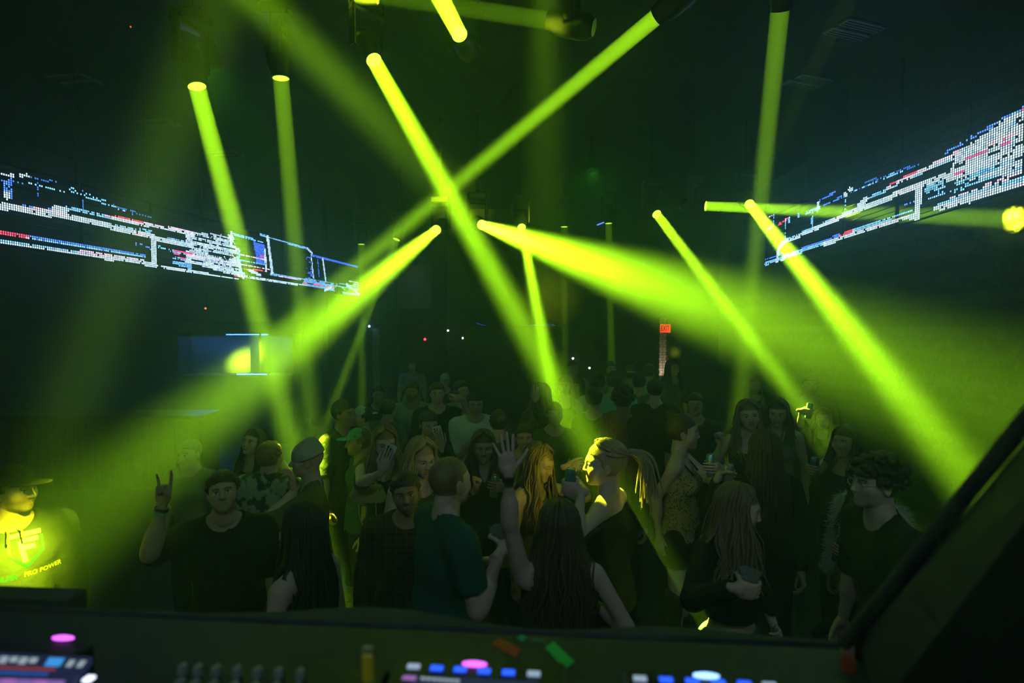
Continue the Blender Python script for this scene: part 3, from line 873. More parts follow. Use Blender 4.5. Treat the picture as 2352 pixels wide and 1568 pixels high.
def hand_prims(pose):
    grip = None
    if pose.startswith('grip'):
        grip = grip_shape(float(pose.split(':')[1]) if ':' in pose else .032)
        pose = 'grip'
    rx = lambda a: (math.cos(a), -math.sin(a))
    curl = {'relax': [(25, 35, 25), (30, 40, 28), (35, 42, 30), (38, 45, 30)],
            'open': [(2, 4, 4), (0, 3, 3), (2, 4, 4), (4, 6, 5)],
            'grip': [(42, 62, 40), (44, 64, 42), (46, 64, 42), (48, 62, 40)],
            'horns': [(6, 10, 8), (85, 95, 50), (88, 95, 50), (4, 8, 6)],
            'point': [(6, 10, 8), (80, 95, 50), (85, 95, 50), (85, 95, 50)],
            'fist': [(80, 95, 55), (82, 96, 55), (84, 96, 55), (86, 95, 55)],
            'flat': [(2, 4, 4), (1, 4, 4), (2, 4, 4), (3, 5, 5)],
            'hold': [(20, 55, 35), (22, 55, 35), (24, 55, 35), (26, 55, 35)]}[pose]
    if grip: curl = grip[0]
    sp = {'flat': (.02, 0, -.02, -.05), 'grip': (.03, .005, -.02, -.04), 'open': (.10, .01, -.08, -.42), 'horns': (.12, 0, 0, -.2)}.get(pose, (.06, .01, -.04, -.10))
    base = [(.029, .090, .002), (.010, .094, .004), (-.010, .090, .003), (-.028, .081, 0)]
    ln = [(.043, .026, .021), (.047, .029, .022), (.043, .027, .021), (.034, .021, .018)]
    rad = [.0088, .009, .0087, .0078]
    pr = [('e', (0, .050, 0), (.041, .052, .0145), .01), ('e', (.001, .078, .001), (.039, .022, .013), .012),
          ('e', (.024, .036, -.009), (.017, .030, .014), .012), ('e', (-.026, .040, -.006), (.014, .032, .012), .012),
          ('c', (0, -.022, 0), (0, .020, 0), .0215, .0245, .015)]
    for k in range(4):
        p = np.array(base[k]); a = 0; r = rad[k]
        pr.append(('c', tuple(p * np.array([.6, .45, 1])), tuple(p), .010, r + .001, .006))
        for j in range(3):
            a += math.radians(curl[k][j])
            s = sp[k]
            dv = np.array([math.sin(s) * math.cos(a), math.cos(s) * math.cos(a), -math.sin(a)])
            q = p + dv * ln[k][j]
            pr.append(('c', tuple(p), tuple(q), r - .0006 * j, r - .0006 * (j + 1) - (.0008 if j == 2 else 0), .0025))
            p = q
    th = {'relax': [(.55, .75, -.35), (.25, .9, -.3), (.1, .95, -.3)], 'open': [(.80, .58, -.12), (.62, .78, -.05), (.55, .83, 0)],
          'flat': [(.66, .70, -.12), (.05, .97, -.2), (0, .97, -.2)], 'grip': [(.55, .55, -.62), (.15, .62, -.77), (-.05, .6, -.8)], 'hold': [(.55, .55, -.62), (.2, .8, -.55), (.05, .9, -.4)],
          'horns': [(.35, .7, -.6), (-.3, .75, -.55), (-.5, .7, -.45)], 'point': [(.35, .7, -.6), (-.3, .75, -.55), (-.5, .7, -.45)],
          'fist': [(.35, .7, -.6), (-.3, .75, -.55), (-.5, .7, -.45)]}[pose]
    if grip: th = grip[1]
    p = np.array((.026, .028, -.006))
    for j, L in enumerate((.044, .034, .027)):
        dv = np.array(th[j]); dv = dv / np.linalg.norm(dv); q = p + dv * L
        pr.append(('c', tuple(p), tuple(q), (.0125, .0105, .0095)[j], (.0105, .0095, .0075)[j], (.008, .003, .003)[j]))
        p = q
    return pr

HANDS = {}
def get_hand(pose, lod):
    k = (pose, lod)
    if k not in HANDS: HANDS[k] = surfnet(hand_prims(pose), (.0036, .0055, .0085)[lod])
    return HANDS[k]

# ------------------------------------------------------------------ materials for people
SKIN_M = attr_mat('skin', .5, bump=.12, bscale=220)
_cache = {}
def cloth(color, kind='plain', rough=.85):
    key = ('cloth', tuple(color), kind)
    if key in _cache: return _cache[key]
    m, nt, b = nodes_of('cloth')
    N, L = nt.nodes.new, nt.links.new
    b.inputs['Roughness'].default_value = rough
    b.inputs['Specular IOR Level'].default_value = .2
    tc = N('ShaderNodeTexCoord')
    n = N('ShaderNodeTexNoise'); n.inputs['Scale'].default_value = 9; n.inputs['Detail'].default_value = 5
    L(tc.outputs['Object'], n.inputs['Vector'])
    bp = N('ShaderNodeBump'); bp.inputs['Strength'].default_value = .7; bp.inputs['Distance'].default_value = .03
    L(n.outputs['Fac'], bp.inputs['Height']); L(bp.outputs['Normal'], b.inputs['Normal'])
    mx = N('ShaderNodeMix'); mx.data_type = 'RGBA'
    dark = tuple(c * .72 for c in color)
    mx.inputs[6].default_value = (*color, 1); mx.inputs[7].default_value = (*dark, 1)
    fac = n.outputs['Fac']
    if kind == 'camo':
        v = N('ShaderNodeTexNoise'); v.inputs['Scale'].default_value = 16; v.inputs['Detail'].default_value = 4
        L(tc.outputs['Object'], v.inputs['Vector'])
        r = N('ShaderNodeValToRGB'); r.color_ramp.elements[0].position = .46; r.color_ramp.elements[1].position = .54
        L(v.outputs['Fac'], r.inputs[0]); fac = r.outputs[0]
        mx.inputs[7].default_value = (*[c * .16 for c in color], 1)
    elif kind == 'leopard':
        v = N('ShaderNodeTexVoronoi'); v.inputs['Scale'].default_value = 60; L(tc.outputs['Object'], v.inputs['Vector'])
        r = N('ShaderNodeValToRGB'); r.color_ramp.elements[0].position = .30; r.color_ramp.elements[1].position = .36
        r.color_ramp.elements[0].color = (1, 1, 1, 1); r.color_ramp.elements[1].color = (0, 0, 0, 1)
        L(v.outputs['Distance'], r.inputs[0]); fac = r.outputs[0]
        mx.inputs[7].default_value = (.015, .012, .01, 1)
    elif kind == 'plaid':
        w1 = N('ShaderNodeTexBrick'); w1.inputs['Scale'].default_value = 9; w1.inputs['Mortar Size'].default_value = .012; w1.offset = 0
        w1.inputs['Color1'].default_value = w1.inputs['Color2'].default_value = (0, 0, 0, 1); w1.inputs['Mortar'].default_value = (1, 1, 1, 1)
        mp = N('ShaderNodeMapping'); mp.inputs['Rotation'].default_value = (math.pi / 2, 0, 0); L(tc.outputs['Object'], mp.inputs[0]); L(mp.outputs[0], w1.inputs['Vector'])
        fac = w1.outputs['Color']; mx.inputs[7].default_value = (.12, .08, .05, 1)
    elif kind == 'denim':
        w1 = N('ShaderNodeTexNoise'); w1.inputs['Scale'].default_value = 55; L(tc.outputs['Object'], w1.inputs['Vector']); fac = w1.outputs['Fac']
        mx.inputs[7].default_value = (*[min(1, c * 1.8) for c in color], 1)
    elif kind == 'print':
        v = N('ShaderNodeTexVoronoi'); v.inputs['Scale'].default_value = 14; L(tc.outputs['Object'], v.inputs['Vector'])
        r = N('ShaderNodeValToRGB'); r.color_ramp.elements[0].position = .25; r.color_ramp.elements[1].position = .3
        r.color_ramp.elements[0].color = (1, 1, 1, 1); r.color_ramp.elements[1].color = (0, 0, 0, 1)
        L(v.outputs['Distance'], r.inputs[0]); fac = r.outputs[0]
        mx.inputs[7].default_value = (.10, .11, .10, 1)
    L(fac, mx.inputs[0]); L(mx.outputs[2], b.inputs['Base Color'])
    _cache[key] = m
    return m

def hair_mat(color):
    key = ('hair', tuple(color))
    if key not in _cache:
        m, nt, b = nodes_of('hair')
        N, L = nt.nodes.new, nt.links.new
        tc = N('ShaderNodeTexCoord'); mp = N('ShaderNodeMapping'); mp.inputs['Scale'].default_value = (160, 160, 6)
        n = N('ShaderNodeTexNoise'); n.inputs['Scale'].default_value = 1.0; n.inputs['Detail'].default_value = 2
        L(tc.outputs['Object'], mp.inputs[0]); L(mp.outputs[0], n.inputs['Vector'])
        mx = N('ShaderNodeMix'); mx.data_type = 'RGBA'
        mx.inputs[6].default_value = (*[c * .45 for c in color], 1); mx.inputs[7].default_value = (*[min(1, c * 1.5) for c in color], 1)
        L(n.outputs['Fac'], mx.inputs[0]); L(mx.outputs[2], b.inputs['Base Color'])
        bp = N('ShaderNodeBump'); bp.inputs['Strength'].default_value = .5; bp.inputs['Distance'].default_value = .004
        L(n.outputs['Fac'], bp.inputs['Height']); L(bp.outputs['Normal'], b.inputs['Normal'])
        b.inputs['Roughness'].default_value = .58
        _cache[key] = m
    return _cache[key]

# short hair and hats, in head space
HAIRCAPS = {}
def get_haircap(style, lod):
    k = (style, lod)
    if k in HAIRCAPS: return HAIRCAPS[k]
    h = (.0045, .007, .010)[lod]
    c0 = (0, .012, .137)
    rr = np.random.default_rng(abs(hash(style)) % 1000 if False else len(style) * 7)
    if style in ('short', 'buzz', 'sleek'):
        t = {'short': .014, 'buzz': .005, 'sleek': .010}[style]
        pr = [('e', (0, .012 + t * .5, .137 + t * .15), (.0745 + t * .75, .097 + t * .75, .088 + t * .85), .01)]
        if style == 'short':
            for i in range(130):
                th, ph = math.acos(rr.uniform(-.1, 1)), rr.uniform(0, 2 * math.pi)
                d = np.array([math.sin(th) * math.cos(ph) * .083, .020 + math.sin(th) * math.sin(ph) * .100, .137 + math.cos(th) * .095])
                r_ = rr.uniform(.007, .015); pr.append(('e', tuple(d), (r_, r_, r_ * .8), .006))
        line = {'short': .158, 'buzz': .163, 'sleek': .160}[style]
        cuts = [lambda q: np.minimum(-(q[1] + .024) + 0 * q[0], line + .012 - 5.5 * q[0] ** 2 + .004 * np.sin(110 * q[0] + 2) + .003 * np.sin(230 * q[0]) - q[2]),
                lambda q: np.minimum(-(q[1] - .012), .108 - q[2]), lambda q: .062 - q[2] + 0 * q[1]]
    elif style == 'curly':
        pr = [('e', c0, (.086, .106, .100), .01)]
        for i in range(170):
            th, ph = math.acos(rr.uniform(-.25, 1)), rr.uniform(0, 2 * math.pi)
            k2 = rr.uniform(1.0, 1.16)
            d = np.array([math.sin(th) * math.cos(ph) * .092 * k2, .016 + math.sin(th) * math.sin(ph) * .110 * k2, .142 + math.cos(th) * .104 * k2])
            r = rr.uniform(.011, .019)
            pr.append(('e', tuple(d), (r, r, r), .006))
        cuts = [lambda q: np.minimum(-(q[1] + .045), .150 - q[2]), lambda q: np.minimum(-(q[1] - .004), .112 - q[2]), lambda q: .060 - q[2] + 0 * q[1]]
    elif style == 'beanie':
        pr = [('e', (0, .012, .142), (.088, .109, .104), .01), ('c', (0, .012, .15), (0, .03, .215), .088, .05, .03)]
        cuts = [lambda q: .132 - q[2] + .35 * (q[1] - .012)]
    elif style in ('cap', 'cap_back'):
        s = -1 if style == 'cap' else 1
        pr = [('e', (0, .008, .150), (.083, .103, .092), .01), ('e', (0, .0 + s * .115, .150), (.070, .075, .008), .012)]
        cuts = [lambda q: .143 - q[2] + .08 * q[1] * -s]
    vs, fs = surfnet(pr, h, cuts)
    HAIRCAPS[k] = (vs, fs)
    return HAIRCAPS[k]

def rot_from(yaw, pitch, roll):
    """head rotation: yaw about z, pitch up positive (front = -y), roll"""
    return (Matrix.Rotation(yaw, 3, 'Z') @ Matrix.Rotation(-pitch, 3, 'X') @ Matrix.Rotation(roll, 3, 'Y'))

def locks(Rh, oh, sc, body_prims, n, length, spread_, wave, parting, rr, lod, floor_front=None, width=.016, style='long', vol=1.0):
    """hair as flattened tapering locks; everything in person space"""
    C0 = np.array((0, .012, .137)); RR = np.array((.0745, .097, .088)) + .010 * vol
    R = np.array(Rh)
    ns = 5 if lod else 6
    allp = []
    for i in range(n):
        ph0 = rr.uniform(-math.pi, math.pi)          # 0 = front
        th0 = rr.uniform(.03, .55) if rr.random() < .75 else rr.uniform(.5, 1.2)
        if abs(ph0) < .9 and th0 > .65: th0 = rr.uniform(.05, .6)
        th1 = 1.62 + rr.uniform(-.05, .25)
        lift = rr.uniform(0, .010) * vol
        side = 1 if math.sin(ph0) >= 0 else -1
        t = np.arange(7) / 6
        th = th0 + (th1 - th0) * t
        ph = np.full(7, abs(ph0))
        ph = np.maximum(ph, 1.15 * np.clip((th - .35) / .75, 0, 1))
        if style == 'pony':
            ph = ph + (math.pi - ph) * t ** 1.3 * .95; th = th0 + (1.30 - th0) * t
        ph = ph * side
        r = RR + lift
        pts = C0 + np.stack([np.sin(th) * np.sin(ph) * r[0], -np.sin(th) * np.cos(ph) * r[1], np.cos(th) * r[2]], 1)
        pts = (pts * sc) @ R.T + oh
        if style != 'pony':
            L = length * rr.uniform(.8, 1.05)
            m = 9
            last = pts[-1]; out = last - (oh + R @ (C0 * sc)); out[2] = 0
            out = out / (np.linalg.norm(out) + 1e-6)
            a, b = rr.uniform(0, 6.28, 2)
            dr = np.array([rr.normal() * .03, rr.normal() * .02, 0]) * spread_
            tang = np.array([-out[1], out[0], 0])
            t = (np.arange(1, m + 1) / m)[:, None]
            wv = wave * np.sin(a + 9 * t * (length / .35)) * np.minimum(1, t * 3)
            q = last + np.array([0, 0, -L]) * t + out * (.018 * np.sin(t * 2.2) * spread_) + dr * t + tang * wv + out * wave * .6 * np.cos(b + 8 * t)
            pts = np.concatenate([pts, q])
        allp.append(pts)
    A = np.array(allp)                               # n, m, 3
    if body_prims is not None and style != 'pony':
        gap = np.repeat((.016 + .006 * rr.random(n))[:, None], A.shape[1] - 6, 1).ravel()
        for _ in range(2):
            sub = A[:, 6:].reshape(-1, 3)
            d = eval_pts(body_prims, sub)
            bad = np.nonzero(d < gap)[0]
            if not len(bad): break
            sb = sub[bad]; e = .004
            g = np.stack([eval_pts(body_prims, sb + np.array(o)) - d[bad] for o in ((e, 0, 0), (0, e, 0), (0, 0, e))], 1)
            g /= np.linalg.norm(g, axis=1, keepdims=True) + 1e-6
            g[:, 2] *= .3
            sub[bad] = sb + g * (gap[bad] - d[bad])[:, None]
            A[:, 6:] = sub.reshape(n, -1, 3)
    cen = oh + R @ (C0 * sc)
    m = A.shape[1]
    T_ = np.empty_like(A); T_[:, 1:-1] = A[:, 2:] - A[:, :-2]; T_[:, 0] = A[:, 1] - A[:, 0]; T_[:, -1] = A[:, -1] - A[:, -2]
    T_ /= np.linalg.norm(T_, axis=2, keepdims=True) + 1e-9
    O = A - cen; O[:, 7:, 2] = 0
    O = O - T_ * (O * T_).sum(2, keepdims=True); O /= np.linalg.norm(O, axis=2, keepdims=True) + 1e-9
    Wd = np.cross(T_, O)
    u = np.arange(m) / (m - 1)
    tp = (.55 + .45 * np.minimum(1, u * 3)) * (1 - .85 * np.maximum(0, (u - .6) / .4) ** 1.5)
    wdt = (width * rr.uniform(.7, 1.25, n))[:, None] * tp[None]
    an = 2 * math.pi * np.arange(ns) / ns
    V = A[:, :, None] + Wd[:, :, None] * (np.cos(an)[None, None] * wdt[:, :, None])[..., None] + O[:, :, None] * (np.sin(an)[None, None] * wdt[:, :, None] * .38)[..., None]
    i_, k_, j_ = np.meshgrid(np.arange(n), np.arange(m - 1), np.arange(ns), indexing='ij')
    f0 = i_ * m * ns
    Fc = np.stack([f0 + k_ * ns + j_, f0 + k_ * ns + (j_ + 1) % ns, f0 + (k_ + 1) * ns + (j_ + 1) % ns, f0 + (k_ + 1) * ns + j_], -1).reshape(-1, 4)
    return V.reshape(-1, 3), Fc

def ponytail(Rh, oh, sc, length, rr, n=34, width=.013, back=(0, .118, .165), curve=.10):
    R = np.array(Rh); V, Fc = [], []; ns = 5
    for i in range(n):
        a, r = rr.uniform(0, 6.28), .016 * math.sqrt(rr.random())
        p0 = np.array(back) + np.array([r * math.cos(a), 0, r * math.sin(a)])
        p0 = (p0 * sc) @ R.T + oh
        d = R @ np.array([0, 1.0, .55]); L = length * rr.uniform(.75, 1.05)
        sx, sy = rr.normal(size=2) * .035
        pts = []
        for k in range(10):
            t = k / 9
            pts.append(p0 + d * curve * math.sin(min(1, t * 1.6) * 1.57) + np.array([sx * t + .006 * math.sin(t * 9 + a), sy * t, -L * t ** 1.5]))
        P_ = np.array(pts); wdt = width * rr.uniform(.7, 1.2); b0 = len(V)
        for k in range(10):
            t = P_[min(k + 1, 9)] - P_[max(k - 1, 0)]; t = t / (np.linalg.norm(t) + 1e-9)
            o = np.array([math.cos(a), math.sin(a), .2]); o = o - t * (o @ t); o = o / np.linalg.norm(o); w_ = np.cross(t, o)
            tp = (.5 + .5 * min(1, k / 3)) * (1 - .85 * max(0, (k / 9 - .6) / .4))
            for j in range(ns):
                an = 2 * math.pi * j / ns
                V.append(P_[k] + w_ * math.cos(an) * wdt * tp + o * math.sin(an) * wdt * .4 * tp)
        for k in range(9):
            for j in range(ns): Fc.append((b0 + k * ns + j, b0 + k * ns + (j + 1) % ns, b0 + (k + 1) * ns + (j + 1) % ns, b0 + (k + 1) * ns + j))
    return np.array(V), np.array(Fc)

# ------------------------------------------------------------------ people
TONES = {'light': (.52, .36, .28), 'fair': (.60, .43, .35), 'tan': (.38, .24, .165), 'olive': (.44, .30, .21), 'brown': (.22, .125, .08), 'dark': (.12, .07, .045)}
HAIRC = {'black': (.012, .010, .010), 'darkbrown': (.028, .018, .012), 'brown': (.065, .038, .022), 'blonde': (.42, .30, .15), 'darkblonde': (.20, .135, .07), 'red': (.16, .06, .02), 'grey': (.22, .21, .2)}
PEOPLE = []

def person(label, px, ytop, d, yaw, sex='f', hair='long', hc='brown', skin='light', top=None, bottom=None, lod=1,
           hy=0, hp=0, hr=0, mouth='closed', L=None, R=None, lean=(0, 0), hat=None, hatc=(.02, .02, .02), length=.42, wave=.010,
           beard=0.0, build=1.0, group=None, seed=None, nl=None, hthick=None, spread_=1.0, extras=None):
    rr = np.random.default_rng(seed if seed is not None else int(px * 13 + ytop))
    tw = P(px, ytop, d)
    thick = hthick if hthick is not None else {'buzz': .006, 'short': .018, 'curly': .045, 'sleek': .010}.get(hair, .018)
    if hat: thick = .02
    h = tw.z - thick
    yaw_r = math.radians(yaw)
    Rz = Matrix.Rotation(yaw_r, 3, 'Z')
    m = sex == 'm'
    sc = min(1.05, max(.92, h / (1.74 if m else 1.66)))
    # joints in person space: x = own left, -y = forward
    ln = np.array([lean[0], -lean[1]])               # sideways / forward shift per metre above the pelvis
    def J(x, f, z):
        k = max(0.0, z - .53 * h)
        return np.array([x + ln[0] * k, -f + ln[1] * k, z])
    head_o_l = J(0, .018, h - .225 * sc)             # chin level origin of the head template
    crown = np.array(J(0, .018, h))
    root_w = Vector((tw.x, tw.y, 0)) - Rz @ Vector((crown[0], crown[1], 0))
    sw = (.112 if m else .100) * h * (1 + (build - 1) * .5)
    g = build
    tor = [('e', J(0, -.004, .525 * h), (.092 * h * g, .066 * h * g, .072 * h), .03),
           ('e', J(0, .0, .615 * h), ((.080 if m else .070) * h * g, (.058 if m else .052) * h * g, .095 * h), .05),
           ('e', J(0, .0, .720 * h), ((.102 if m else .088) * h * g, (.064 if m else .056) * h * g, .098 * h), .05),
           ('c', J(-sw * .82, -.008, .800 * h), J(sw * .82, -.008, .800 * h), .036 * h if m else .030 * h, .036 * h if m else .030 * h, .05)]
    for s in (-1, 1):
        tor += [('e', J(s * .042 * h, -.034 * h, .505 * h), (.046 * h * g, .044 * h * g, .05 * h), .03),
                ('c', J(0, -.012, .858 * h), J(s * sw * .75, -.012, .818 * h), .026 * h, .020 * h, .03)]
        if not m: tor += [('e', J(s * .043 * h, .050 * h, .722 * h), (.034 * h, .030 * h, .034 * h), .02)]
        else: tor += [('e', J(s * .045 * h, .042 * h, .745 * h), (.042 * h, .022 * h, .03 * h), .03)]
    neck = [('c', J(0, -.010, .815 * h), J(0, .0, .885 * h), .036 * h if m else .029 * h, .034 * h if m else .027 * h, .03)]
    legs, shoes, legj = [], [], {}
    st = .012 * h
    for s in (-1, 1):
        hp_, kn, an = np.array([s * .05 * h, 0, .50 * h]), np.array([s * (.05 * h + st), -.012, .285 * h]), np.array([s * (.05 * h + st * 1.6), .012, .05 * h])
        legj[s] = (hp_, kn, an)
        legs += [('c', tuple(hp_), tuple(kn), .053 * h * g, .034 * h, .03), ('c', tuple(kn), tuple(an), .034 * h, .022 * h, .02),
                 ('e', tuple(kn * .62 + an * .38 + np.array([0, .012, 0])), (.032 * h, .034 * h, .07 * h), .02),
                 ('c', tuple(an + np.array([0, .015, -.02])), (an[0] + s * .012, an[1] - .13, .022), .026, .018, .02)]
    # arms
    ua, fa = (.172 if m else .168) * h, (.150 if m else .146) * h
    ra, re, rw = (.031, .0255, .0150) if m else (.0262, .0215, .0128)
    arms, armj, hands = {}, {}, {}
    inv = Rz.inverted()
    for s, spec in ((1, L), (-1, R)):
        sh = J(s * sw, -.008, .803 * h)
        spec = spec or {'t': 'hang'}
        t = spec.get('t', 'to')
        if t == 'hang':
            wr = sh + np.array([s * .075, -.03, -(ua + fa) * .985]); hint = np.array([s * .3, .5, 0]); fd = np.array([s * .02, -.22, -1.0]); td = np.array([0, -1.0, -.2]); pose = 'relax'
        elif t == 'bent':
            wr = np.array(J(s * spec.get('x', .10), spec.get('f', .30), spec.get('z', .66) * h)); hint = np.array([s * .5, .5, -1.0]); fd = np.array([-s * .55, -.8, .12]); td = np.array([0, 0, 1.0]); pose = 'grip'
        else:
            w_ = inv @ (Vector(spec.get('w', spec.get('at'))) - root_w); wr = np.array(w_)
            hint = np.array(inv @ Vector(spec.get('hint', (0, 0, -1)))); fd = np.array([0, -.2, 1.0]); td = np.array([-s * 1.0, 0, 0]); pose = 'open'
        if 'fd' in spec: fd = np.array(inv @ Vector(spec['fd']))
        if 'td' in spec: td = np.array(inv @ Vector(spec['td']))
        pose = spec.get('pose', pose)
        hsc = sc * (1.0 if m else .92)
        if 'item' in spec:                           # wrist placed so that the held thing's middle lands on the given point
            pose = 'grip:%.4f' % (spec['item'] / hsc)
            y1 = fd / np.linalg.norm(fd); x1 = td - y1 * (td @ y1); x1 = x1 / np.linalg.norm(x1)
            z1 = np.cross(x1, y1) * (1 if s == 1 else -1)
            if 'at' in spec: wr = np.array(inv @ (Vector(spec['at']) - root_w)) - (y1 * GRIP_Y - z1 * (.0140 + spec['item'] / hsc)) * hsc
        v = wr - sh; D = np.linalg.norm(v)
        mx = (ua + fa) * .995
        if D > mx: wr = sh + v / D * mx; v = wr - sh; D = mx
        D = max(D, abs(ua - fa) + .02)
        n_ = v / D
        aa = (ua * ua - fa * fa + D * D) / (2 * D); hh = math.sqrt(max(0, ua * ua - aa * aa))
        hint = hint - n_ * (hint @ n_); hint = hint / (np.linalg.norm(hint) + 1e-9)
        el = sh + n_ * aa + hint * hh
        armj[s] = (sh, el, wr)
        arms[s] = [('c', tuple(sh), tuple(el), ra * h, re * h, .03), ('c', tuple(el), tuple(wr), re * h, rw * h, .012),
                   ('c', tuple(el * .85 + wr * .15), tuple(el * .6 + wr * .4), re * h * 1.04, re * h * .98, .03)]
        if t == 'none': arms[s] = []
        y_ = fd / np.linalg.norm(fd); td = td - y_ * (td @ y_); td = td / np.linalg.norm(td)
        zz = np.cross(td, y_) if s == 1 else -np.cross(td, y_)
        hands[s] = (wr, td, y_, zz, pose, sc * (1.0 if m else .92))
    body = tor + neck + legs + arms[1] + arms[-1]
    vox = (.0125, .017, .024)[lod]
    root = empty('person', root_w, yaw_r)
    tag(root, label, 'person', group)
    # --- body mesh: limbs and trunk, head, hands
    vs, fs = surfnet(body, vox)
    tone = np.array(TONES[skin])
    cols = np.tile(tone.astype(np.float32), (len(vs), 1))
    Vs, Fs, Cs = [vs], [fs], [cols]
    off = len(vs)
    Rh = rot_from(math.radians(hy), math.radians(hp), math.radians(hr))
    piv = np.array([0, .020, .045])                  # the head turns about the top of the neck
    oh = head_o_l + piv * sc - np.array(Rh @ Vector(piv * sc))
    hv, hf = get_head(sex, mouth, lod)
    hcol = np.array(HAIRC[hc])
    lips = tone * np.array([.9, .72, .70]) if m else np.array([.36, .10, .10])
    cc = head_cols(hv, tone, hcol * 1.0, np.minimum(hcol * .8, .1), lips, mouth, scalp=hair not in ('none',), beard=beard)
    Vs.append((hv * sc) @ np.array(Rh).T + oh); Fs.append(hf + off); Cs.append(cc); off += len(hv)
    for s in (1, -1):
        if not arms[s]: continue
        wr, td, y_, zz, pose, hs = hands[s]
        hv2, hf2 = get_hand(pose, lod)
        A = np.stack([td, y_, zz], 1)
        Vs.append((hv2 * hs) @ A.T + wr); Fs.append((hf2 if s == 1 else hf2[:, ::-1]) + off)
        Cs.append(np.tile((tone * np.array([1.0, .96, .95])).astype(np.float32), (len(hv2), 1))); off += len(hv2)
    new_obj('body', mesh_np('body', np.concatenate(Vs), np.concatenate(Fs), SKIN_M, True, np.concatenate(Cs)), root)
    # --- clothes
    def grow(pr, e): 
        out = []
        for p in pr:
            if p[0] == 'e': out.append(('e', p[1], tuple(np.array(p[2]) + e), p[3]))
            else: out.append((p[0], p[1], p[2], p[3] + e, p[4] + e, p[5]))
        return out
    top_mesh = None
    top = dict(top or {}); bottom = dict(bottom or {})
    tk = top.get('kind', 'tee'); e = top.get('e', .012 if m else .008)
    nz = .845 * h
    if tk != 'none':
        pr = grow(tor, e)
        if tk not in ('crop', 'tube'): pr += [('c', J(0, 0, .60 * h), J(0, 0, .50 * h), .075 * h * g, .085 * h * g, .04), ('c', J(-.04 * h, -.01, .53 * h), J(.04 * h, -.01, .53 * h), .074 * h * g, .074 * h * g, .03), ('c', J(-.045 * h, -.01, .47 * h), J(.045 * h, -.01, .47 * h), .078 * h * g, .078 * h * g, .04)]
        sleeve = {'tee': .62, 'long': .97, 'tank': 0, 'tube': 0, 'crop': 0, 'hoodie': .97, 'jacket': .97, 'polo': .6, 'off': .97, 'cropteee': .45}.get(tk, .6)
        sleeve = top.get('sleeve', sleeve)
        if sleeve > 0:
            for s in (1, -1):
                if not arms[s]: continue
                sh, el, wr = armj[s]
                es = e + (.010 if tk in ('hoodie', 'jacket') else .005)
                if sleeve < .7:
                    q = sh + (el - sh) * (sleeve / .62)
                    pr += [('cc', tuple(sh), tuple(q), ra * h + es + .004, re * h + es + .008, .03)]
                else:
                    q = el + (wr - el) * (sleeve if sleeve <= 1 else 1)
                    pr += [('c', tuple(sh), tuple(el), ra * h + es, re * h + es, .03), ('cc', tuple(el), tuple(q), re * h + es, rw * h + es + .002, .012)]
        hem = top.get('hem', {'crop': .60, 'tube': .58, 'hoodie': .46, 'jacket': .45, 'off': .55}.get(tk, .475 if m else .50)) * h
        cuts = [lambda q, hem=hem: hem - q[2] + 0 * q[0]]
        nc = J(0, .030 * h if tk in ('tank', 'tube', 'crop', 'off') else .012 * h, .870 * h)
        nr = {'tank': .085, 'crop': .075, 'off': .095}.get(tk, .056 if m else .062) * h * top.get('neck', 1.0)
        cuts.append(lambda q, c=nc, r=nr: r - np.sqrt((q[0] - c[0]) ** 2 + (q[1] - c[1]) ** 2 + ((q[2] - c[2]) * .9) ** 2))
        if tk == 'tube': cuts.append(lambda q, t=.755 * h: q[2] - t + 0 * q[0])
        if tk == 'off': cuts.append(lambda q, t=.792 * h: q[2] - t + 0 * q[0])
        if tk in ('tank', 'crop'):
            cuts.append(lambda q, t=.765 * h, wx=.062 * h: np.minimum(q[2] - t, np.abs(q[0]) - wx))
            cuts.append(lambda q, wx=sw * .98: np.abs(q[0]) - wx + 0 * q[2])
        if tk == 'hoodie':
            pr += [('c', J(-.07, -.075, .835 * h), J(.07, -.075, .835 * h), .045, .045, .03), ('c', J(-.075, .0, .845 * h), J(.0, .065, .815 * h), .022, .022, .02), ('c', J(.075, .0, .845 * h), J(.0, .065, .815 * h), .022, .022, .02)]
        if tk in ('jacket', 'polo'):
            pr += [('c', J(s * .055, -.045, .855 * h), J(s * .03, .07, .825 * h), .016, .014, .012) for s in (-1, 1)] + [('c', J(-.055, -.045, .857 * h), J(.055, -.045, .857 * h), .016, .016, .012)]
        v2, f2 = surfnet(pr, vox, cuts, project=1)
        ob = new_obj({'tee': 'shirt', 'polo': 'shirt', 'long': 'sweater', 'tank': 'tank_top', 'tube': 'tube_top', 'crop': 'crop_top', 'off': 'off_shoulder_top'}.get(tk, tk),
                     mesh_np('top', v2, f2, cloth(top.get('c', (.015, .015, .016)), top.get('pat', 'plain'))), root)
        if top.get('fur'): ob.name = 'fur_coat'
        top_mesh = (v2, f2)
    if tk in ('tank', 'strap'):
        for s in (-1, 1):
            a, b_, c_ = J(s * .045 * h, .062 * h, .77 * h), J(s * .055 * h, 0, .835 * h), J(s * .045 * h, -.058 * h, .77 * h)
            mb = MB(); mb.tube([Vector(a), Vector(b_), Vector(c_)], .006, 6); mb.build('strap', cloth((.01, .01, .01)), root, True)
    bk = bottom.get('kind', 'pants')
    bc_ = bottom.get('c', (.015, .016, .02))
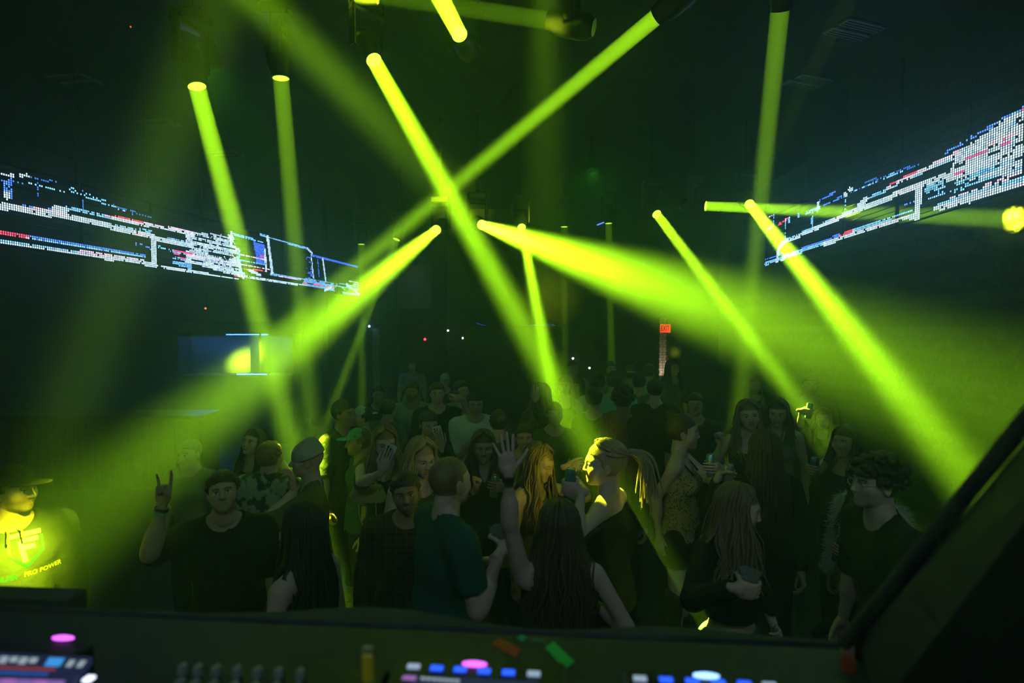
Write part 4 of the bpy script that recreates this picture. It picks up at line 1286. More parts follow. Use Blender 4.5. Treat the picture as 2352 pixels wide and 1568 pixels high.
    if bk == 'pants':
        pr = grow(tor[:1] + [p for p in tor if p[0] == 'e' and p[1][2] < .52 * h], .010) + grow([p for i, p in enumerate(legs) if i % 4 != 3], .014)
        cuts = [lambda q, t=bottom.get('rise', .575) * h: q[2] - t + 0 * q[0], lambda q, t=.035 * h: t - q[2] + 0 * q[0]]
        v2, f2 = surfnet(pr, vox, cuts)
        new_obj('jeans' if bottom.get('pat') == 'denim' else 'trousers', mesh_np('bottom', v2, f2, cloth(bc_, bottom.get('pat', 'plain'))), root)
    else:
        z0, z1 = .60 * h, bottom.get('hem', .40) * h
        ex_ = bottom.get('flare', .012)
        pr = grow(tor[:1] + [p for p in tor if p[0] == 'e' and p[1][2] < .63 * h], .011)
        pr += [('c', (0, 0, .52 * h), (0, 0, z1 - .05), .085 * h * g, .09 * h * g + ex_, .05), ('c', (-.05 * h, 0, .5 * h), (-.055 * h, 0, z1 - .05), .06 * h, .058 * h, .04), ('c', (.05 * h, 0, .5 * h), (.055 * h, 0, z1 - .05), .06 * h, .058 * h, .04)]
        cuts = [lambda q: q[2] - z0 + 0 * q[0], lambda q: z1 - q[2] + 0 * q[0]]
        v2, f2 = surfnet(pr, vox, cuts)
        new_obj('skirt', mesh_np('bottom', v2, f2, cloth(bc_, bottom.get('pat', 'plain'))), root)
    for s in (1, -1):
        an = legj[s][2]
        pr = [('c', (an[0], an[1] + .02, .045), (an[0] + s * .012, an[1] - .15, .030), .042, .034, .01), ('c', (an[0], an[1], .05), (an[0], an[1], .11 if not bottom.get('boots') else .27 * h), .042, .044 if not bottom.get('boots') else .074, .02)]
        v2, f2 = surfnet(pr, max(vox * .8, .012), [lambda q: .0 - q[2] + 0 * q[0]])
        new_obj('boot' if bottom.get('boots') else 'shoe', mesh_np('shoe', v2, f2, cloth(bottom.get('shoe', (.02, .02, .02)))), root)
    # --- hair and hat
    hm = hair_mat(HAIRC[hc])
    bp_ = grow(tor, e) + neck
    def in_head(v): return (v * sc) @ np.array(Rh).T + oh
    if hair in ('short', 'buzz', 'curly', 'sleek'):
        v2, f2 = get_haircap(hair, lod)
        new_obj('hair', mesh_np('hair', in_head(v2), f2, hm), root)
    if hair == 'bun':
        v2, f2 = get_haircap('sleek', lod); new_obj('hair', mesh_np('hair', in_head(v2), f2, hm), root)
        v3, f3 = surfnet([('e', (0, .085, .225), (.038, .036, .034), .01)], .008); new_obj('hair_bun', mesh_np('hair_bun', in_head(v3), f3, hm), root)
    if hair == 'sleek_long':
        v2, f2 = get_haircap('sleek', lod); new_obj('hair', mesh_np('hair', in_head(v2), f2, hm), root)
    nn = nl or (250, 130, 60)[lod]
    if hair in ('long', 'wavy', 'curls', 'sleek_long'):
        wv = {'long': wave, 'wavy': .011, 'curls': .020, 'sleek_long': wave}[hair]
        v2, f2 = locks(Rh, oh, sc, bp_, nn, length, spread_, wv, 0, rr, lod, width=(.0085, .012, .018)[lod], vol=1.4 if hair == 'curls' else 1.0)
        new_obj('long_hair', mesh_np('long_hair', v2, f2, hm), root)
    if hair == 'pony':
        v2, f2 = get_haircap('sleek', lod); new_obj('hair_base', mesh_np('hair_base', in_head(v2), f2, hm), root)
        v2, f2 = locks(Rh, oh, sc, None, nn // 2 + 20, 0, 1, 0, 0, rr, lod, width=.014, style='pony')
        new_obj('hair', mesh_np('hair', v2, f2, hm), root)
        v2, f2 = ponytail(Rh, oh, sc, length, rr, 40 if lod == 0 else 24)
        new_obj('ponytail', mesh_np('ponytail', v2, f2, hm), root)
        c_ = in_head(np.array([[0, .112, .163]]))[0]
        mb = MB(); T = Matrix.Translation(Vector(c_)) @ (Rh @ Matrix.Rotation(math.radians(-62), 3, 'X')).to_4x4()
        mb.lathe([(.018, -.008), (.022, 0), (.018, .008)], T, 12, caps=False); mb.build('hair_tie', cloth((.02, .02, .02)), root, True)
    if hat:
        v2, f2 = get_haircap(hat, min(lod, 1))
        new_obj('beanie' if hat == 'beanie' else 'cap', mesh_np('hat', in_head(v2), f2, cloth(hatc)), root)
    info = {'top': top_mesh, 'root': root, 'h': h, 'Rz': Rz, 'root_w': root_w, 'armj': armj, 'hands': hands, 'oh': oh, 'Rh': Rh, 'sc': sc, 'J': J, 'in_head': in_head}
    PEOPLE.append((label, round(h, 2)))
    return info

def hand_world(info, s):
    """world matrix of a hand frame: thumb x, fingers y, back of hand z; scale returned"""
    wr, td, y_, zz, pose, hs = info['hands'][s]
    Rz = info['Rz']
    M = Matrix.Identity(3)
    for i, v in enumerate((td, y_, zz)): M.col[i] = Rz @ Vector(v)
    return info['root_w'] + Rz @ Vector(wr), M, hs

# ------------------------------------------------------------------ things people hold and wear
can_m = {}
def can_mat(c, metal=.7):
    k = tuple(c)
    if k not in can_m: can_m[k] = mat('can_paint', c, .3, metal)
    return can_m[k]
ALU = mat('aluminium', (.75, .76, .78), .25, 1.0)
PLASTIC_CLEAR = mat('clear_plastic', (.75, .8, .8), .15, trans=.85, ior=1.2)
DRINK = mat('drink', (.25, .22, .05), .2, trans=.3)

def frame_at(loc, z_axis, x_hint=(1, 0, 0)):
    z = Vector(z_axis).normalized(); x = Vector(x_hint); x = (x - z * x.dot(z)).normalized(); y = z.cross(x)
    M = Matrix.Identity(4)
    for i, v in enumerate((x, y, z)): M.col[i][:3] = v
    M.translation = loc
    return M

def held(info, s, shift=0.0):
    """middle and axis of the cylinder that a gripping hand closes on"""
    w, M, hs = hand_world(info, s)
    pose = info['hands'][s][4]
    rt = float(pose.split(':')[1]) if ':' in pose else .032
    ax = M.col[0].copy()
    return w + M @ Vector((0, GRIP_Y * hs, -(.0140 + rt) * hs)) + ax * shift, ax

def held_phone(info, s, label, case, up=.122):
    w, M, hs = hand_world(info, s)
    return phone(label, w + M @ Vector((.002, up * hs, -(.0140 + .0045) * hs)), M.col[1], M.col[2], case)

def drink_can(label, loc, axis, color, slim=True, glow=None):
    r, hh = (.0285, .152) if slim else (.033, .122)
    root = empty('drink_can', loc); tag(root, label, 'can', 'drink cans held in the crowd')
    T = frame_at(Vector((0, 0, 0)), axis)
    z0 = -hh / 2
    mb = MB(); mb.lathe([(r * .78, z0), (r * .95, z0 + .004), (r, z0 + .012), (r, z0 + hh - .016), (r * .84, z0 + hh - .003)], T, 20, caps=False)
    mb.build('can_body', can_mat(color), root, True)
    mb = MB(); mb.lathe([(r * .84, z0 + hh - .003), (r * .86, z0 + hh), (r * .80, z0 + hh), (r * .76, z0 + hh - .004), (0, z0 + hh - .004)], T, 20, caps=False)
    mb.build('lid', ALU, root, True)
    mb = MB(); mb.lathe([(0, z0 + .006), (r * .7, z0 + .006), (r * .78, z0)], T, 20, caps=False); mb.build('can_base', ALU, root, True)
    mb = MB(); mb.box(T @ Vector((0, .004, z0 + hh - .001)), (.012, .018, .002), T.to_3x3()); mb.build('pull_tab', ALU, root)
    return root

def plastic_cup(label, loc, axis, fill=.6):
    root = empty('plastic_cup', loc); tag(root, label, 'cup', 'clear plastic cups held in the crowd')
    T = frame_at(Vector((0, 0, 0)), axis)
    hh, r0, r1 = .115, .030, .043
    mb = MB(); mb.lathe([(0, -hh / 2), (r0, -hh / 2), (r1, hh / 2), (r1 + .003, hh / 2 + .002), (r1 - .002, hh / 2 + .001), (r0 - .002, -hh / 2 + .003), (0, -hh / 2 + .003)], T, 24, caps=False)
    mb.build('cup_wall', PLASTIC_CLEAR, root, True)
    rf = r0 + (r1 - r0) * fill
    mb = MB(); mb.lathe([(0, -hh / 2 + .004), (r0 - .003, -hh / 2 + .004), (rf - .003, -hh / 2 + hh * fill), (0, -hh / 2 + hh * fill)], T, 20, caps=False)
    mb.build('drink', DRINK, root, True)
    mb = MB(); mb.lathe([(r1 + .003, hh / 2 - .001), (r1 + .005, hh / 2 + .002), (r1 + .002, hh / 2 + .004)], T, 24, caps=False)
    mb.build('rim', PLASTIC_CLEAR, root, True)
    return root

def phone(label, loc, up, normal, case=(.45, .5, .45)):
    root = empty('mobile_phone', loc); tag(root, label, 'phone')
    T = frame_at(Vector((0, 0, 0)), up, Vector(up).cross(Vector(normal))).to_3x3()   # y = towards the camera side
    mb = MB(); mb.box((0, 0, 0), (.074, .009, .15), T, .003); mb.build('case', mat('phone_case', case, .5, noise=.5, nscale=60), root)
    s = 1 if (T @ Vector((0, 1, 0))).dot(Vector(normal)) > 0 else -1
    for k in ((-.018, .055), (-.018, .034), (.002, .045)):
        mb = MB(); Mx = Matrix.Translation(T @ Vector((k[0], s * .005, k[1]))) @ (T @ Matrix.Rotation(-s * math.pi / 2, 3, 'X')).to_4x4()
        mb.lathe([(.008, 0), (.008, .003), (0, .003)], Mx, 12); mb.build('camera_lens', BLACK_PLASTIC, root)
    mb = MB(); mb.box(T @ Vector((0, -s * .005, 0)), (.068, .001, .144), T); mb.build('screen', mat('phone_glass', (.01, .01, .012), .1), root)
    return root

def wrist_band(info, s, name, m, along=-.02, r=.031, w=.02, blocky=False):
    wr, td, y_, zz, pose, hs = info['hands'][s]
    sh, el, wr2 = info['armj'][s]
    d = (wr2 - el) / np.linalg.norm(wr2 - el)
    c = wr2 + d * along
    T = frame_at(Vector(c), d)
    mb = MB(); mb.lathe([(r * .94, -w / 2), (r, -w / 2), (r, w / 2), (r * .94, w / 2)], T, 18, caps=False)
    o = mb.build(name, m, info['root'], True)
    if blocky:
        z_ = Vector(zz); z_ = (z_ - Vector(d) * z_.dot(Vector(d))).normalized()
        R_ = Matrix.Identity(3); R_.col[2] = z_; R_.col[1] = Vector(d); R_.col[0] = Vector(d).cross(z_)
        mb = MB(); mb.box(Vector(c) + z_ * (r + .002), (.036, .040, .010), R_, .003); mb.build('watch_face', BLACK_PLASTIC, o)
    return o

def V3(*a): return Vector(a)
UP = (0, 0, 1)

# ------------------------------------------------------------------ the crowd: front rows
hood = person('person in a bright lit hoodie with a shield logo and a dark cap', 22, 1066, 2.8, 48, 'm', hair='short', hc='black', skin='tan', lod=0, hat='cap', hatc=(.012, .012, .014),
              top=dict(kind='hoodie', c=(.034, .038, .026), e=.022), hy=40, beard=.4, L={'t': 'hang'}, R={'t': 'hang'})
# logo printed on the hoodie, wrapped onto its surface
from mathutils.bvhtree import BVHTree
def chest_print(info, shapes, cx, cz, name, m, off=.003):
    v2, f2 = info['top']
    bvh = BVHTree.FromPolygons([tuple(v) for v in v2.tolist()], [tuple(f) for f in f2.tolist()])
    vs, fs = [], []
    for tri in shapes:
        b = len(vs)
        for (x, z) in tri:
            p = Vector((cx + x, -1.0, cz + z)); hit = bvh.ray_cast(p, Vector((0, 1, 0)))
            q = hit[0] + hit[1] * off if hit[0] is not None else Vector((cx + x, -.15, cz + z))
            vs.append(q)
        fs.append(tuple(range(b, b + len(tri))))
    mb = MB(); mb.add(vs, fs); return mb.build(name, m, info['root'])
def strip_quads(p0, p1, w, n=6):
    (x0, z0), (x1, z1) = p0, p1
    L = math.hypot(x1 - x0, z1 - z0); nx, nz = -(z1 - z0) / L * w / 2, (x1 - x0) / L * w / 2
    out = []
    for k in range(n):
        a, b = k / n, (k + 1) / n
        xa, za, xb, zb = x0 + (x1 - x0) * a, z0 + (z1 - z0) * a, x0 + (x1 - x0) * b, z0 + (z1 - z0) * b
        out.append([(xa - nx, za - nz), (xb - nx, zb - nz), (xb + nx, zb + nz), (xa + nx, za + nz)])
    return out
hh_ = hood['h']
lx, lz = .040, .772 * hh_
green_p = mat('print_green', (.01, .35, .05), .5); white_p = mat('print_white', (.42, .42, .38), .5); yellow_p = mat('print_yellow', (.5, .42, .05), .5)
sh = []
for a, b in (((-.062, .045), (-.062, -.02)), ((-.062, -.02), (0, -.085)), ((0, -.085), (.062, -.02)), ((.062, -.02), (.062, .045))): sh += strip_quads(a, b, .010)
chest_print(hood, sh, lx, lz, 'shield_print', green_p)
sh = []
for a, b in (((-.062, .062), (.062, .062)), ((-.02, .035), (.05, .035)), ((-.02, .035), (-.005, -.06)), ((-.01, .005), (.035, .005))): sh += strip_quads(a, b, .020)
chest_print(hood, sh, lx, lz, 'letter_print', white_p)
def text_polys(s, size, x, z, sx=1.0):
    cu = bpy.data.curves.new('t', 'FONT'); cu.body = s; cu.size = size; cu.align_x = 'LEFT'; cu.offset = size * .02; cu.resolution_u = 2
    t = bpy.data.objects.new('t', cu); COL.objects.link(t); bpy.context.view_layer.update()
    me = bpy.data.meshes.new_from_object(t.evaluated_get(bpy.context.evaluated_depsgraph_get())); bpy.data.objects.remove(t)
    return [[(x + me.vertices[i].co.x * sx, z + me.vertices[i].co.y) for i in p.vertices] for p in me.polygons]
chest_print(hood, text_polys('SOLAR', .034, -.135, -.135, .95), lx, lz, 'green_lettering', green_p)
chest_print(hood, text_polys('PRO POWER', .034, -.012, -.135, .8), lx, lz, 'yellow_lettering', yellow_p)
for s_ in (-1, 1):
    a, b = hood['J'](s_ * .022, .10, .845 * hh_), hood['J'](s_ * .03, .135, .80 * hh_)
    mb = MB(); mb.tube([Vector(a), Vector((a + b) / 2) + Vector((0, -.012, 0)), Vector(b)], .004, 6); mb.build('drawstring', cloth((.2, .25, .15)), hood['root'], True)

man_pt = person('person in a black shirt raising one hand with two fingers up, bracelets on the wrist', 512, 1082, 3.0, 18, 'm', hair='short', hc='black', skin='olive', lod=0,
                top=dict(kind='polo', c=(.010, .011, .010), e=.014), hy=6, hp=14, hr=-4, build=1.06, hthick=.012,
                R=dict(w=P(374, 1158, 2.72), hint=(-.25, -.75, -1), fd=(.05, .12, 1), td=(1, -.1, 0), pose='horns'), L={'t': 'hang'})
bead = mat('black_beads', (.015, .015, .02), .3); teal = mat('teal_band', (.05, .42, .45), .4)
wrist_band(man_pt, -1, 'bead_bracelet', bead, -.022, .033, .014); wrist_band(man_pt, -1, 'teal_bracelet', teal, -.040, .034, .007)
wrist_band(man_pt, 1, 'bead_bracelet', bead, -.022, .033, .012); wrist_band(man_pt, 1, 'yellow_bracelet', mat('yellow_band', (.7, .7, .15), .4), -.036, .034, .010)

person('person seen from behind in a mottled green camouflage jacket', 620, 1010, 4.0, 168, 'm', hair='short', hc='darkblonde', skin='light', lod=0,
       top=dict(kind='jacket', c=(.34, .46, .33), pat='camo', e=.022), build=1.08)
person('person with tilted face and open mouth behind the camouflage jacket', 577, 982, 4.65, -15, 'f', hair='long', hc='darkbrown', lod=0, hp=14, hr=8, mouth='open', top=dict(kind='tank'),
       L=dict(w=P(636, 1036, 4.5), hint=(.4, 0, -1), fd=(-.3, 0, 1), td=(-.8, -.4, 0), pose='fist'), length=.35)
person('person in a pale knitted beanie holding a hand to the mouth', 704, 1010, 3.6, -72, 'm', hair='none', hc='brown', skin='light', lod=0, hat='beanie', hatc=(.50, .55, .45),
       top=dict(kind='tee', c=(.10, .13, .05)), L=dict(w=P(674, 1128, 3.42), hint=(.3, -.5, -1), fd=(-.15, .25, 1), td=(-.2, .9, .3), pose='relax'))
person('person with very long straight black hair facing the camouflage jacket', 690, 1152, 2.5, -112, 'f', hair='long', hc='black', skin='fair', lod=0, length=.66, wave=.004, spread_=.9,
       top=dict(kind='tank', c=(.012, .012, .012)), hp=4, nl=320)
w_ph = person('person in a black cold shoulder top looking at a phone held below the chin', 882, 971, 4.1, 10, 'f', hair='long', hc='darkblonde', skin='fair', lod=0, hy=10, hp=-12, mouth='smile',
              top=dict(kind='off', c=(.010, .010, .010)), R=dict(w=P(876, 1083, 3.71), hint=(-.3, -1.2, -.7), fd=(.38, 0, .92), td=(-.92, 0, .38), pose='flat'), L={'t': 'bent', 'x': .02, 'z': .58, 'pose': 'relax'}, length=.34)
held_phone(w_ph, -1, 'pale patterned phone held up by the long haired person in black', (.55, .62, .55))
person('person with curly blonde hair looking down beside the phone', 964, 1002, 3.68, 30, 'f', hair='curls', hc='blonde', skin='fair', lod=0, hy=8, hp=-14, top=dict(kind='tank', c=(.015, .015, .02)), length=.26)
person('person with short dark hair and beard grinning, in a dark plaid shirt', 935, 1081, 3.1, 8, 'm', hair='short', hc='black', skin='tan', lod=0, mouth='smile', beard=.65, hr=-6, hp=3,
       top=dict(kind='long', c=(.018, .014, .012), pat='plaid', e=.020, sleeve=.75))
m_buzz = person('person with a buzz cut and teal tee sleeve seen from behind', 1045, 1048, 2.72, 120, 'm', hair='buzz', hc='darkblonde', skin='fair', lod=0, hy=12,
                top=dict(kind='tee', c=(.018, .10, .09), e=.014, sleeve=.44), lean=(-.06, .06), build=1.06,
                R=dict(at=P(1152, 1244, 2.74), item=.0385, hint=(-.35, -.5, -1), fd=(.60, .72, .22), td=(-.05, -.05, 1)), L={'t': 'bent', 'x': .08})
c_, ax_c = held(m_buzz, -1, .012)
plastic_cup('clear plastic cup in the hand of the buzz cut person', c_, ax_c)
w_br = person('person with wavy brown hair smiling with a fist raised and a watch', 1110, 984, 4.15, 6, 'f', hair='wavy', hc='brown', skin='tan', lod=0, mouth='smile', hp=-6, top=dict(kind='tank', c=(.03, .035, .02)),
              R=dict(w=P(1090, 1126, 3.8), hint=(-.8, 0, -1), fd=(.45, -.1, .9), td=(.3, -.8, .2), pose='fist'),
              L=dict(at=P(1136, 1116, 3.86), item=.0285, hint=(.8, 0, -1), fd=(-.75, -.6, .08), td=(0, 0, 1)), length=.34)
wrist_band(w_br, -1, 'wrist_watch', BLACK_PLASTIC, -.03, .026, .02, True)
c_, ax_c = held(w_br, 1)
drink_can('greenish can held by the person with a fist raised', c_, ax_c, (.25, .5, .25))
w_rh = person('person seen from behind in a black crop top with one arm stretched straight up', 1284, 1143, 2.5, 186, 'f', hair='wavy', hc='brown', skin='fair', lod=0, length=.44, spread_=1.0, nl=330,
              top=dict(kind='crop', c=(.008, .008, .009), hem=.615), bottom=dict(kind='pants', c=(.03, .05, .08), pat='denim', rise=.56),
              L=dict(w=P(1168, 1088, 2.33), hint=(-.45, .1, -.8), fd=(-.10, 0, 1), td=(1, 0, 0), pose='open'),
              R=dict(w=P(1346, 1372, 2.66), hint=(1, -.9, -.5), fd=(-.8, .1, -.1), td=(0, .2, 1), pose='relax'))
wrist_band(w_rh, 1, 'smart_watch', BLACK_PLASTIC, -.018, .0265, .026, True)
person('person with wavy brown hair bending towards the blonde ponytail', 1240, 1012, 3.6, 55, 'f', hair='wavy', hc='brown', skin='olive', lod=0, hp=-18, lean=(0, .10), top=dict(kind='tank', c=(.02, .022, .02)),
       L=dict(w=P(1300, 1072, 3.75), hint=(.4, 0, -1), fd=(1, .1, .1), td=(0, 0, 1), pose='relax'), length=.40)
person('person grinning behind the raised arm, brown hair tied back', 1204, 972, 4.7, 4, 'f', hair='sleek', hc='darkbrown', skin='tan', lod=0, mouth='smile', top=dict(kind='tee', c=(.05, .14, .05)))
w_pn = person('person with a high blonde ponytail and one bare shoulder lit brightly', 1388, 1006, 3.1, -118, 'f', hair='pony', hc='blonde', skin='fair', lod=0, hy=28, length=.36, top=dict(kind='off', c=(.010, .010, .011)),
              L=dict(at=P(1308, 1118, 2.92), item=.0285, hint=(.1, -.3, -1), fd=(-.85, .25, .08), td=(0, 0, 1)), R={'t': 'bent'})
c_, ax_c = held(w_pn, 1, .022)
drink_can('slim blue can held by the blonde ponytail', c_, ax_c, (.10, .30, .40))
w_lp = person('person in a leopard print strap top, black skirt and boots, hair pinned back', 1570, 948, 4.05, 62, 'f', hair='bun', hc='darkbrown', skin='fair', lod=0, hy=14, top=dict(kind='tank', c=(.34, .27, .16), pat='leopard'),
              bottom=dict(kind='skirt', c=(.008, .008, .008), hem=.40, boots=True, shoe=(.05, .07, .02)),
              R=dict(w=P(1513, 1232, 3.98), hint=(-.3, .6, 0), fd=(.05, -.1, -1), td=(.6, -.6, 0), pose='relax'),
              L=dict(at=P(1632, 1074, 3.82), item=.0285, hint=(.6, .2, -1), fd=(-.55, -.78, .12), td=(-.06, 0, 1)))
c_, ax_c = held(w_lp, 1, .015)
drink_can('tall pale blue can held by the leopard print top', c_, ax_c, (.30, .55, .60))
person('person in a black tube top smiling with a fist at shoulder height', 1722, 916, 4.75, -12, 'f', hair='long', hc='darkblonde', skin='fair', lod=0, hr=-6, mouth='smile', top=dict(kind='tube', c=(.014, .014, .014)),
       R=dict(w=P(1654, 1020, 4.5), hint=(-.4, 0, -1), fd=(-.05, -.1, 1), td=(.5, -.7, 0), pose='fist'), length=.40)
person('person with brown hair and a low grey top next to the black tube top', 1788, 912, 5.2, -32, 'f', hair='long', hc='brown', skin='light', lod=0, hp=-10, mouth='open', top=dict(kind='tank', c=(.22, .22, .22)), length=.30)
w_lh = person('person seen from behind with very long straight brown hair to the waist', 1757, 986, 3.65, 178, 'f', hair='long', hc='brown', skin='light', lod=0, length=.60, wave=.004, spread_=.8, nl=320, top=dict(kind='long', c=(.012, .013, .012)),
              L=dict(at=P(1673, 1094, 3.42), item=.033, hint=(-.6, 0, -1), fd=(.55, .80, .1), td=(.03, 0, 1)), R=dict(w=P(1840, 1310, 3.55), hint=(.3, -.4, 0), fd=(.1, -.2, -1), td=(.2, 1, 0), pose='relax'))
c_, ax_c = held(w_lh, 1, .012)
drink_can('pale can with a bright lid held by the person with waist length hair', c_, ax_c, (.50, .52, .42), False)
w_hl = person('person in a black cropped sweater and jeans with streaked blonde hair over the face', 1690, 1106, 2.75, 22, 'f', hair='long', hc='darkblonde', skin='fair', lod=0, hy=48, hp=-10, length=.40, wave=.008, spread_=1.2, nl=320,
              top=dict(kind='long', c=(.010, .011, .013), e=.014, hem=.60), bottom=dict(kind='pants', c=(.05, .11, .17), pat='denim', rise=.565),
              R=dict(at=P(1716, 1346, 2.40), item=.0385, hint=(-.8, .1, -.8), fd=(.98, -.12, -.16), td=(.16, 0, 1)), L={'t': 'bent', 'x': .16, 'f': .12, 'z': .57, 'pose': 'relax'})
c_, ax_c = held(w_hl, -1, .008)
plastic_cup('clear plastic cup held low by the person in the black cropped sweater', c_, ax_c, .55)
m_cu = person('person with thick curly black hair and glasses in a black tee, side on', 1992, 1032, 2.68, -92, 'm', hair='curly', hc='black', skin='fair', lod=0, hp=2, top=dict(kind='tee', c=(.012, .016, .022), e=.016), build=1.0, lean=(0, .16), hy=6)
gm = mat('glasses_wire', (.55, .6, .5), .3, .8)
for s_ in (-1, 1):
    pts = [m_cu['in_head'](np.array([[s_ * .031 + .022 * math.cos(a), -.098, .112 + .018 * math.sin(a)]]))[0] for a in np.linspace(0, 2 * math.pi, 13)]
    mb = MB(); mb.tube([Vector(p) for p in pts], .0016, 5, caps=False)
    temple = [m_cu['in_head'](np.array([q]))[0] for q in ([s_ * .053, -.096, .116], [s_ * .079, -.03, .118], [s_ * .082, .006, .108])]
    mb.tube([Vector(p) for p in temple], .0016, 5); mb.build('glasses_rim', gm, m_cu['root'], True)
w_la = person('person laughing in a sleeveless top with dark hair, side on, holding out a can', 1942, 974, 4.25, -58, 'f', hair='sleek_long', hc='black', skin='tan', lod=0, mouth='smile', top=dict(kind='tank', c=(.02, .02, .02)),
              R=dict(at=P(1868, 1080, 3.92), item=.0285, hint=(-.2, 0, -1), fd=(-.75, -.6, .12), td=(0, 0, 1)), length=.35)
c_, ax_c = held(w_la, -1, .015)
drink_can('dark slim can held out by the laughing person', c_, ax_c, (.06, .16, .18))
w_fu = person('person in a pale shaggy fur coat mostly hidden behind the curly haired person', 1996, 1062, 3.55, -62, 'f', hair='long', hc='black', skin='tan', lod=1,
              top=dict(kind='jacket', c=(.55, .60, .52), fur=True, e=.028), L=dict(at=P(1893, 1290, 3.14), item=.0285, hint=(-.2, -.4, -1), fd=(-.85, -.35, .1), td=(.05, -.22, .97)), R={'t': 'hang'})
v2, f2 = w_fu['top']
fv, ff = [], []
ctr = v2.mean(0); rr_ = np.random.default_rng(5)
nrm = np.zeros_like(v2)
e1, e2 = v2[f2[:, 1]] - v2[f2[:, 0]], v2[f2[:, 3]] - v2[f2[:, 0]]
fn = np.cross(e1, e2)
for k in range(4): np.add.at(nrm, f2[:, k], fn)
nrm /= np.linalg.norm(nrm, axis=1, keepdims=True) + 1e-9
wr_f = w_fu['hands'][1][0] + w_fu['hands'][1][2] * .07
for rep in range(2):
    for i in range(len(v2)):
        if np.linalg.norm(v2[i] - wr_f) < .125: continue            # no tufts through the hand and what it holds
        p, n_ = v2[i] + rr_.normal(size=3) * .006, nrm[i]
        t = np.cross(n_, rr_.normal(size=3)); t /= np.linalg.norm(t) + 1e-9
        tip = p + (n_ * .8 + np.array([0, 0, -.5]) + rr_.normal(size=3) * .35) * .030
        b = len(fv); fv += [p - t * .003, p + t * .003, tip]; ff.append((b, b + 1, b + 2))
fo = new_obj('fur', mesh_np('fur', np.array(fv), np.array(ff), cloth((.62, .66, .58), 'fur'), False), w_fu['root']); fo['kind'] = 'stuff'
c_, ax_c = held(w_fu, 1)
drink_can('open can with a green glinting lid held by the fur coat', c_, ax_c, (.04, .12, .22))

